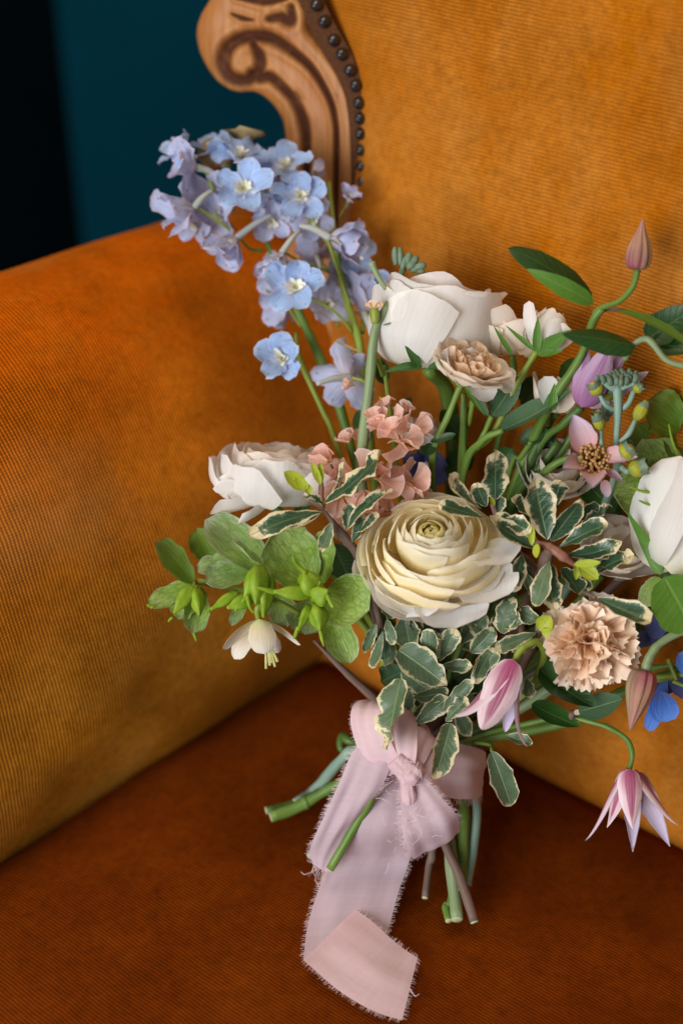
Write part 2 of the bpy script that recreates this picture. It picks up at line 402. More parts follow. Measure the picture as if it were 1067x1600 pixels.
# ---------------------------------------------------------------- armchair
gold = (.60, .235, .026); gold2 = (.70, .32, .075); orange = (.52, .105, .004); deep = (.24, .050, .003)
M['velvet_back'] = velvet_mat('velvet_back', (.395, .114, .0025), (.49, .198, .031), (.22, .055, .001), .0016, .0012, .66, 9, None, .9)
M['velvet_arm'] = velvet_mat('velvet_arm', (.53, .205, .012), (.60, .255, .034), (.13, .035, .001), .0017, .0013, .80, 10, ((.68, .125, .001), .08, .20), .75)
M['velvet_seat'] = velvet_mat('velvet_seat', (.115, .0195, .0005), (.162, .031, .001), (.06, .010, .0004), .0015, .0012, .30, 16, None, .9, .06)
def line_x(p1, d1, p2, d2):
    A = np.array([[d1[0], -d2[0]], [d1[1], -d2[1]]]); s = np.linalg.solve(A, (p2 - p1)[:2]); return p1 + d1 * s[0]
g1, g2 = G(0, 1302), G(315, 1105); g3, g4 = G(850, 1172), G(1060, 1279)
adir = nrm(g1 - g2); bdir = nrm(g4 - g3)
CO = line_x(g1, adir, g3, bdir)
aout = np.array((adir[1], -adir[0], 0)); aout = aout if np.dot(aout, CO - g4) > 0 else -aout
bout = np.array((bdir[1], -bdir[0], 0)); bout = bout if bout[1] > 0 else -bout
chair = thing('armchair', 'old armchair in ribbed amber velvet with a carved wooden scroll and nailheads at its back', 'armchair', CO + adir * .3 + bdir * .3 + np.array((0, 0, -.45)))
# seat
ns, nt = 46, 46
ss = np.linspace(-.04, .62, ns + 1); ts = np.linspace(-.04, .66, nt + 1)
S, T = np.meshgrid(ss, ts)
edge = np.minimum(S, T)
zc = -.012 * np.exp(-np.maximum(edge, 0) / .012) - .03 * (edge < 0) + .006 * np.exp(-((S - .28) ** 2 + (T - .3) ** 2) / .05)
zc = zc - .22 * np.clip((S - .52) / .1, 0, 1) ** 2
zc = zc + .0012 * np.sin(S * 40 + T * 13) * np.sin(T * 31 - S * 9) - .005
Vt = CO + S[..., None] * adir + T[..., None] * bdir + zc[..., None] * np.array((0, 0, 1.))
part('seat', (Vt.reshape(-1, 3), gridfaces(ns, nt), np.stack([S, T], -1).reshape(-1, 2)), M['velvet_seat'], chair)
# arm: a cross-section swept along the arm
prof = [(.02, -.06), (.0, -.02), (-.010, .012), (-.014, .045), (-.008, .085), (.006, .125), (.026, .162), (.052, .190), (.085, .205), (.118, .203), (.147, .186), (.163, .155), (.168, .11), (.165, 0), (.160, -.16), (.158, -.30)]
pr = crom([(a, b, 0) for a, b in prof], 90)
arc = np.concatenate([[0], np.cumsum(np.linalg.norm(np.diff(pr, axis=0), axis=1))])
sa = np.linspace(-.24, .60, 85)
S, I = np.meshgrid(sa, np.arange(90))
n_ = pr[I, 0]; z_ = pr[I, 1].copy()
rise = .010 * np.clip(S / .25, -1, 2)
z_ = z_ * (1 + np.where(z_ > 0, rise / .2, 0))
bul = .0035 * np.sin(S * 23 + 1) * np.sin(n_ * 40) + .002 * np.sin(S * 51) * np.cos(z_ * 60)
Vt = CO + S[..., None] * adir + (n_ + bul)[..., None] * aout + z_[..., None] * np.array((0, 0, 1.))
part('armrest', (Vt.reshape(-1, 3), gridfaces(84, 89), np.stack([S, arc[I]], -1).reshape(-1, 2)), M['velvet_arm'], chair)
# back
rec = math.radians(14)
bup = np.array((0, 0, 1.)) * math.cos(rec) + bout * math.sin(rec)
bn = nrm(np.cross(bdir, bup)); bn = bn if np.dot(bn, CAM - CO) > 0 else -bn
def bcoord(px, py):
    q = onplane(px, py, CO, bn) - CO; return np.dot(q, bdir), np.dot(q, bup)
ed = [bcoord(*q) for q in ((568, 330), (569, 300), (568, 200), (560, 130), (538, 60), (508, 0), (482, -60))]
eh = [-.06, .02] + [e[1] for e in ed]; et = [ed[0][0], ed[0][0]] + [e[0] for e in ed]
hs = np.linspace(-.06, .46, 80); us = np.linspace(0, 1, 70)
U, H = np.meshgrid(us, hs)
tl = np.interp(hs, eh, et)[:, None] - .0150
Tb = tl + (.72 - tl) * U ** 1.5
din = Tb - tl
pil = .014 * (1 - np.exp(-din / .045)) - .012 * np.exp(-din / .004) - .012 * np.exp(-np.maximum(H, 0) / .03)
# soft folds pulled toward the lower part of the pad
pil = pil + .0022 * np.sin((H * 1.4 + Tb * .55) * 62) * np.exp(-((H - .12) / .07) ** 2) * np.exp(-((Tb - .20) / .14) ** 2) + .0012 * np.sin((H * .7 - Tb) * 70 + 2) * np.exp(-((H - .2) / .05) ** 2)
Vt = CO + Tb[..., None] * bdir + H[..., None] * bup + pil[..., None] * bn
part('backrest', (Vt.reshape(-1, 3), gridfaces(69, 79), np.stack([H, Tb], -1).reshape(-1, 2)), M['velvet_back'], chair)
# carved scroll post beside the back pad
wn = nrm(np.array((-.36, -.90, .18)))
worg = onplane(568, 300, CO - bn * .004, bn)
def wp(px, py): return onplane(px, py, worg, wn)
outl = [(329, 0), (316, 22), (309, 48), (313, 77), (324, 101), (341, 124), (360, 138), (377, 143), (397, 142), (414, 150), (431, 166), (443, 186), (447, 205),
        (449, 230), (452, 270), (454, 330), (450, 520), (568, 520), (564, 320), (565, 253), (565, 197), (556, 157), (540, 121), (518, 87), (491, 56), (484, 40), (486, 17), (478, 0), (466, -30), (430, -58), (380, -62), (342, -40)]
oc = np.array(outl, float); oc = crom([(a, b, 0) for a, b in outl + outl[:1]], 260)[:, :2]
def segdist(pts, line):
    best = np.full(len(pts), 1e9); near = np.zeros_like(pts); tt = np.zeros(len(pts))
    for k in range(len(line) - 1):
        a, b = line[k], line[k + 1]; ab = b - a
        t = np.clip(((pts - a) @ ab) / (ab @ ab + 1e-9), 0, 1); q = a + t[:, None] * ab
        d = np.hypot(*(pts - q).T); s = d < best
        best[s] = d[s]; near[s] = q[s]; tt[s] = (k + t[s]) / (len(line) - 1)
    return best, near, tt
def inside(pts, poly):
    x, y = pts.T; r = np.zeros(len(pts), bool); j = len(poly) - 1
    for i in range(len(poly)):
        xi, yi = poly[i]; xj, yj = poly[j]
        c = ((yi > y) != (yj > y)) & (x < (xj - xi) * (y - yi) / (yj - yi + 1e-12) + xi); r ^= c; j = i
    return r
step = 2.0
gx = np.arange(302, 574, step); gy = np.arange(-66, 524, step)
gxx, gyy = np.meshgrid(gx, gy); pts = np.stack([gxx.ravel(), gyy.ravel()], 1)
ins = inside(pts, oc); dd, near, _ = segdist(pts, oc)
snap = (~ins) & (dd < step * 1.5); keep = ins | snap
pts[snap] = near[snap]; dd[snap] = 0
rr = np.interp(pts[:, 0], [320, 420, 520], [46, 16, 9])
q = np.clip(dd / rr, 0, 1); hgt = 17 * np.sqrt(np.clip(1 - (1 - q) ** 2, 0, 1)) * np.interp(pts[:, 0], [300, 400], [1.5, 1.0])
stain = np.zeros(len(pts))
grooves = [([(401, 113), (397, 121), (388, 124), (371, 121), (360, 110), (357, 93), (364, 73), (380, 60), (402, 55), (425, 56), (447, 67), (470, 84), (492, 104), (509, 129), (523, 157), (530, 186), (532, 219), (531, 292), (530, 520)], [6, 7, 8, 8, 7, 7, 6, 4.5, 3.5, 3, 3, 2.5], 9),
           ([(402, 66), (410, 80), (414, 97), (411, 119), (428, 118), (445, 132), (464, 152), (478, 180), (484, 208), (485, 242), (485, 300), (484, 520)], [3, 6, 6, 6, 5, 5, 6, 5, 4, 4], 8),
           ([(371, 20), (387, 27), (404, 30)], [1.5, 3, 1.5], 3), ([(428, 28), (446, 26), (461, 31), (462, 10)], [4, 6, 7, 4], 5),
           ([(380, -6), (420, 2), (455, -4)], [3, 4, 3], 4), ([(470, 140), (478, 152)], [1, 1], 1)]
for line, wd, dep in grooves:
    lc = crom([(a, b, 0) for a, b in line], 90)[:, :2]
    d, _, t = segdist(pts, lc); wl_ = (1.28 if len(line) > 10 else 1.2) * np.interp(t, np.linspace(0, 1, len(wd)), wd)
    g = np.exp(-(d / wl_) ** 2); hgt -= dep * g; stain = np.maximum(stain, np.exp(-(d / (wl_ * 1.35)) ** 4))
    hgt += 2.5 * np.exp(-((d - wl_ * 2.0) / wl_) ** 2)
idx = np.full(len(pts), -1); idx[keep] = np.arange(keep.sum())
mm = K * .69
Vw = np.array([wp(*p) for p in pts[keep]]) + (hgt[keep] * mm)[:, None] * wn
nx = len(gx); F = []
I2 = idx.reshape(len(gy), nx)
for j in range(len(gy) - 1):
    for i in range(nx - 1):
        f = (I2[j, i], I2[j, i + 1], I2[j + 1, i + 1], I2[j + 1, i])
        if min(f) >= 0: F.append(tuple(int(k) for k in f))
n0 = len(Vw)
ring = np.array([wp(*p) for p in oc]); rim = np.concatenate([ring + wn * .0005, ring - wn * .012, ring - wn * .03])
m_ = len(oc); F += [tuple(n0 + k for k in f) for f in gridfaces(m_, 2, True)]
Vw = np.concatenate([Vw, rim]); UVw = np.concatenate([pts[keep] * mm, np.tile(oc * mm, (3, 1))]); st = np.concatenate([stain[keep], np.full(3 * m_, .15)])
wm = NT('carved_wood'); tc, u, v = wm.uv()
at = wm.n('ShaderNodeAttribute'); at.attribute_name = 'stain'
gr = wm.noise(wm.vec(wm.math('MULTIPLY', u, 420), wm.math('MULTIPLY', v, 22)), 1.0, 4, .65)
bl = wm.noise(tc.outputs['Object'], 25, 3)
c = wm.ramp(gr, [(.25, (.26, .10, .022)), (.5, (.43, .185, .046)), (.78, (.57, .28, .085))])
c = wm.mix(wm.ramp(bl, [(.4, 0.0), (.7, .6)]), c, (.30, .095, .028))
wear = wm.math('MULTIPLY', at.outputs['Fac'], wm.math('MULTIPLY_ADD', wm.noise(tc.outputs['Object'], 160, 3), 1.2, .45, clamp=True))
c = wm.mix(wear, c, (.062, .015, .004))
sc = wm.ramp(wm.noise(tc.outputs['Object'], 210, 4, .75), [(.66, 0.0), (.72, .7)])
c = wm.mix(wm.math('MULTIPLY', sc, .6), c, (.07, .02, .01))
wm.bsdf(c, wm.math('ADD', wm.math('MULTIPLY_ADD', bl, .25, .30), wm.math('MULTIPLY', at.outputs['Fac'], .35)), .25, wm.bump(wm.math('ADD', gr, bl), .35, .0008))
part('carved_scroll', (Vw, F, UVw), wm.m, chair, stain=st)
# lower post of the frame hidden behind the flowers
# braid and nailheads
M['nail'] = plain_mat('nail_metal', (.055, .06, .075), (.11, .115, .13), 260, .24, .8, bump=.1); M['nail'].node_tree.nodes['Principled BSDF'].inputs['Metallic'].default_value = .9
M['braid'] = plain_mat('braid', (.035, .012, .005), (.13, .045, .012), 900, .8, .2, bump=.8)
nl = [(484, -18), (495, 8), (507, 34), (521, 60), (534, 84), (546, 108), (555, 133), (560, 158), (563, 183), (564.5, 208), (565.5, 232), (566, 256), (566.5, 280), (567, 303)]
bp = [wp(*q) + wn * .0045 for q in [(474, -40)] + [(a - 1, b) for a, b in nl] + [(566, 500)]]
c = crom(bp, 80); sidev = nrm(np.cross(c[40] - c[20], wn))
strip = np.stack([c - sidev * .0062, c - sidev * .003 + wn * .0012, c + sidev * .003 + wn * .0012, c + sidev * .0062], 1)
part('braid_trim', (strip.reshape(-1, 3), gridfaces(3, 79), np.stack(np.meshgrid(np.arange(4), np.linspace(0, 1, 80)), -1).reshape(-1, 2)), M['braid'], chair)
for a, b in nl:
    o = wp(a + 8 + RNG.normal() * .8, b + RNG.normal() * 1.2) + wn * .0052
    part('nailhead', lathe(o, wn, .0048, [(0, .0028), (.12, .0031), (.35, .0029), (.7, .0021), (.93, .0010), (1, .0001)], 14, 10), M['nail'], chair)
# ---------------------------------------------------------------- plant materials
M['cream'] = petal_mat('cream_petal', (.92, .66, .20), (.94, .83, .50), (.93, .89, .74), edge=(.94, .91, .82), edgew=.06, veins=.03, trans=.46, mott=.04, vscale=30, mid_at=.55)
M['cream_core'] = petal_mat('cream_core_petal', (.35, .34, .06), (.60, .52, .16), (.70, .60, .24), veins=.06, trans=.25, mott=.05)
M['white'] = petal_mat('white_petal', (.80, .79, .58), (.90, .88, .84), (.90, .87, .83), edge=(.92, .88, .81), edgew=.05, veins=.05, trans=.44, mott=.05, vscale=38)
M['blush'] = petal_mat('blush_petal', (.78, .66, .46), (.90, .80, .67), (.91, .85, .77), edge=(.92, .78, .66), edgew=.10, veins=.03, trans=.42, mott=.05)
M['peach'] = petal_mat('peach_petal', (.93, .47, .22), (.95, .64, .40), (.95, .76, .58), edge=(.92, .80, .68), edgew=.08, veins=.04, trans=.22, mott=.05)
M['peach_core'] = petal_mat('peach_rose_petal', (.70, .42, .20), (.90, .64, .40), (.92, .74, .54), veins=.05, trans=.42, mott=.08)
M['stock'] = petal_mat('stock_petal', (.88, .56, .30), (.90, .54, .42), (.92, .64, .54), edge=(.94, .76, .68), edgew=.08, veins=.08, trans=.45, mott=.08)
M['blue'] = petal_mat('blue_sepal', (.78, .80, .84), (.38, .54, .86), (.40, .58, .90), edge=(.66, .64, .76), edgew=.10, veins=.16, trans=.36, mott=.14, spot=(.22, .34, .34))
M['lilac'] = petal_mat('lilac_sepal', (.74, .66, .70), (.56, .59, .80), (.52, .60, .86), edge=(.70, .58, .64), edgew=.12, veins=.20, trans=.36, mott=.14, spot=(.16, .24, .12))
M['deep_blue'] = petal_mat('deep_blue_sepal', (.10, .16, .45), (.07, .20, .68), (.12, .28, .76), veins=.18, trans=.25, mott=.12)
M['slate'] = petal_mat('slate_blue_sepal', (.07, .08, .20), (.06, .08, .24), (.09, .10, .26), veins=.18, trans=.2, mott=.12)
M['bee'] = petal_mat('bee_white', (.55, .55, .22), (.80, .78, .62), (.85, .84, .80), veins=.1, trans=.2)
M['hell'] = petal_mat('hellebore_sepal', (.30, .45, .04), (.30, .45, .07), (.41, .54, .19), edge=(.52, .60, .36), edgew=.08, veins=.2, net=(.08, .20, .008), trans=.32, mott=.14, rough=.45, vscale=14)
M['hell_pale'] = petal_mat('pale_hellebore_sepal', (.22, .38, .05), (.29, .43, .12), (.40, .51, .24), edge=(.62, .68, .52), edgew=.15, veins=.18, net=(.13, .26, .03), trans=.32, mott=.12, rough=.45)
M['hell_dark'] = petal_mat('olive_hellebore_sepal', (.10, .20, .012), (.13, .22, .02), (.19, .27, .05), veins=.22, trans=.22, mott=.12, rough=.45)
M['pod'] = plain_mat('pod_green', (.14, .28, .006), (.32, .44, .03), 190, .5, .35, .2)
M['lime'] = leaf_mat('lime_leaf', (.36, .46, .02), (.52, .58, .05), (.55, .62, .14), rough=.42, trans=.3, vein=.3)
M['var'] = leaf_mat('variegated_leaf', (.070, .125, .058), (.15, .215, .12), (.26, .36, .14), edge=(.82, .72, .42), edgew=.155, rough=.36)
M['var_dark'] = leaf_mat('variegated_dark_leaf', (.020, .060, .026), (.055, .110, .058), (.17, .27, .09), edge=(.84, .72, .44), edgew=.20, rough=.26)
M['green'] = leaf_mat('green_leaf', (.022, .085, .012), (.050, .150, .022), (.11, .24, .06), rough=.4)
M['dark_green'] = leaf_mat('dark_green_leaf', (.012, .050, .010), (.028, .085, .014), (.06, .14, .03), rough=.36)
M['fresh'] = leaf_mat('fresh_green_leaf', (.075, .20, .018), (.12, .27, .03), (.20, .36, .08), rough=.45, trans=.28)
M['rose_leaf'] = leaf_mat('rose_leaf', (.050, .115, .050), (.085, .165, .075), (.17, .27, .12), rough=.5)
M['grey_leaf'] = leaf_mat('grey_green_leaf', (.12, .18, .13), (.20, .27, .19), (.30, .36, .27), rough=.55)
M['stem'] = plain_mat('stem_green', (.085, .19, .022), (.23, .34, .07), 1, .42, .4, .25, .2, (7, 1.3))
M['stem_dark'] = plain_mat('stem_dark_green', (.05, .11, .02), (.10, .18, .03), 1, .45, .4, .15, .2, (7, 1.3))
M['stem_yel'] = plain_mat('stem_yellow_green', (.17, .28, .025), (.40, .44, .08), 1, .42, .4, .25, .2, (7, 1.3))
M['stem_grey'] = plain_mat('stem_grey_green', (.17, .28, .10), (.36, .42, .24), 1, .5, .4, .2, .2, (7, 1.3))
M['stem_glau'] = plain_mat('stem_blue_green', (.22, .36, .26), (.30, .42, .33), 1, .5, .4, .15, .3, (4, 2))
M['twig'] = plain_mat('twig_brown', (.10, .060, .042), (.20, .125, .095), 1, .55, .35, 0, .5, (5, 2))
M['twig_red'] = plain_mat('twig_red', (.20, .07, .05), (.34, .16, .10), 1, .5, .35, 0, .4, (5, 2))
M['cut'] = plain_mat('cut_stem_end', (.45, .48, .22), (.62, .62, .38), 400, .6, .3, .2)
M['budgreen'] = plain_mat('bud_green', (.10, .165, .105), (.20, .27, .175), 260, .55, .35, .15)
M['budyellow'] = petal_mat('bud_yellow', (.34, .40, .06), (.46, .46, .04), (.60, .50, .03), veins=.2, trans=.3)
M['stamen'] = plain_mat('stamen', (.42, .21, .06), (.62, .36, .14), 300, .6, .3, .2)
M['stamen_pale'] = plain_mat('stamen_pale', (.55, .52, .16), (.72, .68, .30), 300, .6, .3, .2)
M['clem_out'] = petal_mat('clematis_outer', (.50, .14, .24), (.82, .60, .64), (.80, .58, .66), stripe=((.34, .035, .13), .36), edge=(.88, .78, .80), edgew=.25, veins=.16, trans=.25, vscale=20, rough=.5)
M['clem_lilac'] = petal_mat('clematis_lilac', (.30, .10, .24), (.50, .30, .46), (.60, .44, .60), stripe=((.34, .14, .30), .34), veins=.16, trans=.25, vscale=20)
M['clem_in'] = petal_mat('clematis_inner', (.72, .50, .50), (.68, .58, .70), (.66, .58, .76), veins=.10, trans=.28, vscale=20)
M['clem_pink'] = petal_mat('clematis_pink', (.70, .34, .32), (.74, .50, .54), (.66, .54, .70), veins=.10, trans=.28, vscale=20)
M['clem_bud'] = petal_mat('clematis_bud', (.30, .075, .10), (.38, .20, .13), (.42, .20, .16), stripe=((.30, .24, .12), .3), veins=.22, trans=.15, vscale=24)
M['bell'] = petal_mat('bell_petal', (.70, .68, .30), (.80, .66, .46), (.82, .80, .70), edge=(.80, .76, .62), veins=.08, trans=.3)
M['withered'] = plain_mat('withered', (.30, .22, .10), (.46, .36, .17), 200, .8, .2, .2)
# ---------------------------------------------------------------- plant builders
def stem(root, pts, rad, mat='stem', name='stem', seg=8, lump=.14):
    return part(name, tube(pts, rad, seg, lump=lump), M[mat], root)
def ring(root, o, A, n, L, W, ang, mat, name='petal', phi0=0., prof=(.5, .45), cup=.3, bend=.2, ruf=0, r0=0, jit=.15, angj=.12, notch=0, lj=.1, tipcurl=0, nu=8, nv=10, rf=2.5, parent=None):
    X, Y, A = frame(A)
    for k in range(n):
        ph = phi0 + 6.2832 * k / n + RNG.normal() * jit; an = ang + RNG.normal() * angj; l = L * (1 + RNG.normal() * lj)
        e = math.cos(ph) * X + math.sin(ph) * Y
        Yd = math.sin(an) * e + math.cos(an) * A; Z = -math.cos(an) * e + math.sin(an) * A
        b = o + e * r0
        part(name, blade(b, b + Yd * l, W * (1 + RNG.normal() * .07), Z, prof, cup, bend, 0, ruf, rf, notch, RNG.normal() * .1, nu, nv, tipcurl=tipcurl), M[mat], parent or root)
def rosette(root, o, A, R, layers, name='petal'):
    """layers: (count, half width, profile, material, wave, rnd, spiral)"""
    for li, (n, hw, prof, mat, wave, rnd, spi) in enumerate(layers):
        p0 = RNG.uniform(0, 6.28)
        for k in range(n):
            s = 1 + RNG.normal() * .035; dz = RNG.normal() * .022
            pr = [(p[0] * s, p[1] + dz * i / (len(prof) - 1)) for i, p in enumerate(prof)]
            part(name, shell(o, A, R, p0 + 6.2832 * k / n + RNG.normal() * .16, 1.12 * hw * (1 + RNG.normal() * .14), pr, rnd, wave, spi * 1.35, 16, 12, tilt=RNG.normal() * wave * 1.3), M[mat], root)
def leaf(root, b, t, wpx, mat, d=.6, dt=None, hint=(0, .25, 1), name='leaf', label=None, **k):
    """leaf from a base spot to a tip spot, width in photo pixels"""
    dt = d if dt is None else dt
    k.setdefault('prof', (.65, .62)); k.setdefault('cup', .45); k.setdefault('bend', .35)
    return part(name, blade(P(b[0], b[1], d), P(t[0], t[1], dt), PX(wpx, (d + dt) / 2), V(*hint), **k), M[mat] if isinstance(mat, str) else mat, root, label=label)
def twosided(geo, t):
    """give a sheet thickness: outer face and inner face with their own materials"""
    Vt, F, UV = geo; Vt = np.asarray(Vt)
    N = np.zeros_like(Vt)
    fa = np.array([f[:4] for f in F]); nn = np.cross(Vt[fa[:, 2]] - Vt[fa[:, 0]], Vt[fa[:, 3]] - Vt[fa[:, 1]])
    for i in range(4): np.add.at(N, fa[:, i], nn)
    N /= np.linalg.norm(N, axis=1)[:, None] + 1e-12
    n = len(Vt)
    return np.concatenate([Vt + N * t, Vt - N * t]), list(F) + [tuple(i + n for i in f)[::-1] for f in F], np.concatenate([UV, UV]), [0] * len(F) + [1] * len(F)
def sepal(root, b, t, wpx, hint, outer, inner, d=.6, dt=None, name='sepal', **k):
    """clematis sepal; hint points to its inner side"""
    dt = d if dt is None else dt
    k.setdefault('prof', (.55, .85)); k.setdefault('cup', .8); k.setdefault('bend', -.5)
    g = blade(P(b[0], b[1], d), P(t[0], t[1], dt), PX(wpx, d), V(*hint), nu=10, nv=16, **k)
    return part(name, twosided(g, .00022), [M[inner], M[outer]], root)
def floret(root, c, A, R, seed, mat='blue', spur=None, ped=None, openang=1.25, d=.65, bee=True, n=5, thin=1.0):
    """delphinium floret: five ruffled sepals, a pale bee and a spur; itself a part of its stalk"""
    rs = np.random.default_rng(seed); A = nrm(A); X, Y, A = frame(A); R = R * .97
    geos = []
    if bee:
        for k in range(7):
            e = math.cos(k * .9 + rs.uniform(0, 1)) * X + math.sin(k * .9 + rs.uniform(0, 1)) * Y
            b = c + A * R * .06 + e * R * .03; t = b + (e * rs.uniform(.12, .32) + A * rs.uniform(.20, .40)) * R
            geos.append(blade(b, t, R * .21, -e + A * .3, (.4, .35), .8, -.5, ruf=.1, nu=4, nv=5))
    else: geos.append(ellipsoid(c, A, R * .10, R * .07, 6, 5))
    f = part('floret', join(geos), M['bee'], root)
    sp = c - A * R * .75 + RNG.normal(size=3) * R * .1 if spur is None else spur
    mid = (c + sp) / 2 + np.array((0, 0, 1)) * R * .06
    part('spur', tube([c, mid, sp], [R * .11, R * .085, R * .05], 7), M['spur'], f)
    ph0 = rs.uniform(0, 6.28)
    for k in range(n):
        ph = ph0 + 6.2832 * k / n + rs.normal() * .12; an = openang + rs.normal() * .16; l = R * (1 + rs.normal() * .08)
        e = math.cos(ph) * X + math.sin(ph) * Y
        Yd = math.sin(an) * e + math.cos(an) * A; Z = -math.cos(an) * e + math.sin(an) * A
        part('sepal', blade(c + e * R * .02, c + Yd * l, R * .80 * thin * (1 + rs.normal() * .07), Z, (.60, .44), .5 + rs.normal() * .3, -.25 + rs.normal() * .3, ruf=.085, rf=1.7, notch=.07, twist=rs.normal() * .35, nu=8, nv=10, rag=.05, seed=int(rs.integers(1 << 30))), M[mat], f)
    if ped is not None: part('pedicel', tube([c - A * R * .08] + ped, [R * .045, R * .04, R * .055], 6), M['stem_yel'], f)
    return f
M['spur'] = plain_mat('spur', (.42, .46, .38), (.55, .56, .56), 120, .55, .3, .2)
# ---------------------------------------------------------------- the bouquet
BIND = P(648, 1170, .642)              # where the ribbon ties the stems
def bpt(dx=0, dy=0, dd=0): return P(648 + dx, 1170 + dy, .642 + dd)
# --- cream ranunculus, centre
rc = P(675, 876, .600); rA = nrm(V(-.07, .70, .71)); rR = PX(114, .6)
t = thing('ranunculus', 'large cream ranunculus with tightly packed petals at the centre of the bouquet', 'flower', rc - rA * rR * .3)
lay = [(7, 1.0, [(0, .1), (.10, .34), (.13, .50), (.09, .585), (.02, .60)], 'cream_core', .01, .12, .05),
       (6, 1.0, [(0, .08), (.16, .32), (.20, .50), (.165, .60), (.11, .625)], 'cream_core', .012, .15, .06),
       (6, 1.0, [(0, .05), (.24, .30), (.30, .50), (.265, .63), (.205, .67)], 'cream', .015, .18, .07),
       (6, 1.0, [(0, .0), (.32, .24), (.41, .46), (.38, .62), (.32, .68)], 'cream', .018, .2, .07),
       (6, .95, [(0, -.05), (.42, .18), (.52, .41), (.50, .60), (.45, .67)], 'cream', .02, .22, .08),
       (6, .85, [(0, -.1), (.56, .06), (.70, .30), (.70, .50), (.67, .57)], 'cream', .025, .26, .08),
       (6, .8, [(0, -.14), (.60, -.02), (.78, .22), (.80, .41), (.78, .48)], 'cream', .03, .28, .08),
       (6, .75, [(0, -.18), (.64, -.10), (.86, .12), (.90, .29), (.90, .35)], 'cream', .035, .3, .07),
       (6, .7, [(0, -.22), (.64, -.2), (.88, -.02), (.97, .14), (.99, .20)], 'cream', .035, .3, .06),
       (5, .7, [(0, -.24), (.60, -.27), (.88, -.16), (1.0, -.04), (1.06, -.02)], 'white', .04, .3, .05)]
rosette(t, rc, rA, rR, lay)
# two broad outer petals that hang forward
for (b, tp, wd) in (((690, 935), (712, 982), 124), ((655, 925), (634, 962), 120), ((735, 915), (766, 942), 116), ((745, 890), (796, 880), 96)):
    part('petal', blade(P(b[0], b[1] - 30, .592), P(tp[0], tp[1], .578), PX(wd), V(0, .75, .6), (.5, .38), .5, -.35, ruf=.035, nu=14, nv=12), M['white'], t)
stem(t, [rc - rA * rR * .2, P(668, 1000, .635), bpt(4, 0, .004)], [.0032, .0026], 'stem')
# --- white ranunculus at the left, seen from its side
c = P(424, 775, .628); A = nrm(V(.06, .97, .18)); R = PX(96, .628)
t = thing('ranunculus', 'white ranunculus seen from the side above the green hellebores', 'flower', c)
rosette(t, c, A, R, [(6, 1.0, [(0, .1), (.35, .3), (.50, .6), (.42, .80)], 'blush', .03, .2, .06),
    (6, .9, [(0, .05), (.5, .15), (.70, .48), (.66, .80)], 'blush', .03, .22, .06),
    (6, .85, [(0, 0), (.60, .05), (.86, .35), (.86, .74)], 'white', .04, .25, .06),
    (5, .8, [(0, -.05), (.65, -.08), (.97, .2), (1.0, .58)], 'white', .05, .28, .06)])
for (b, tp, wd) in (((410, 775), (333, 762), 60), ((405, 785), (328, 800), 60), ((415, 795), (372, 818), 60), ((455, 790), (458, 722), 100), ((425, 790), (382, 722), 80), ((470, 785), (520, 745), 70)):
    part('petal', blade(P(b[0], b[1], .615), P(tp[0], tp[1], .606), PX(wd), V(0, .8, -.4), (.5, .36), .6, .4, ruf=.03, nu=10, nv=10), M['white'], t)
stem(t, [c - A * R * .1, P(500, 880, .645), P(585, 960, .652), bpt(-6)], [.0024, .002], 'stem')
# --- garden rose, upper middle
c = P(668, 572, .625); A = nrm(V(.13, .98, .12)); R = PX(98, .625)
t = thing('garden_rose', 'large white garden rose with a deep closed cup below the chair back', 'flower', c)
rosette(t, c, A, R, [(4, 1.0, [(0, .1), (.35, .4), (.42, .9), (.36, 1.24)], 'blush', .02, .15, .06),
    (4, 1.0, [(0, .05), (.5, .3), (.62, .8), (.60, 1.28)], 'white', .05, .16, .06),
    (4, 1.0, [(0, 0), (.60, .2), (.78, .7), (.80, 1.15), (.88, 1.32)], 'white', .055, .14, .06)])
X, Y, _ = frame(A)
def az(v): return math.atan2(np.dot(v, Y), np.dot(v, X))
for v_, hw_, pr_, sd in ((V(-.75, 0, .4), 1.0, [(0, -.02), (.62, .03), (.95, .42), (.97, .90), (.90, 1.26)], 4), (V(.95, 0, .25), 1.0, [(0, -.02), (.62, .05), (.90, .45), (.90, 1.0), (1.08, 1.32)], 5), (V(.45, 0, 1), 1.30, [(0, -.03), (.65, .02), (.98, .42), (.97, .88), (1.00, 1.24)], 9), (V(-.75, 0, .8), 1.05, [(0, -.03), (.67, .0), (1.02, .40), (1.02, .80), (1.02, 1.16)], 21), (V(-.2, 0, -1), 1.2, [(0, -.02), (.6, .08), (.88, .5), (.90, 1.0), (1.02, 1.36)], 8)):
    part('petal', shell(c, A, R, az(v_), hw_, pr_, .15, .045, .02, 26, 18, seed=sd, tilt=.0), M['white'], t)
for b, tp, wd in (((660, 572), (600, 582), 18), ((655, 575), (632, 540), 18), ((668, 575), (730, 568), 16)):
    leaf(t, b, tp, wd, 'green', .602, .600, (0, .5, .8), 'sepal', prof=(.5, 1.0), bend=-.5)
stem(t, [c - A * R * .05, P(700, 620, .645), P(706, 760, .655), P(690, 980, .66), bpt(10)], [.0032, .0030, .0026], 'stem')
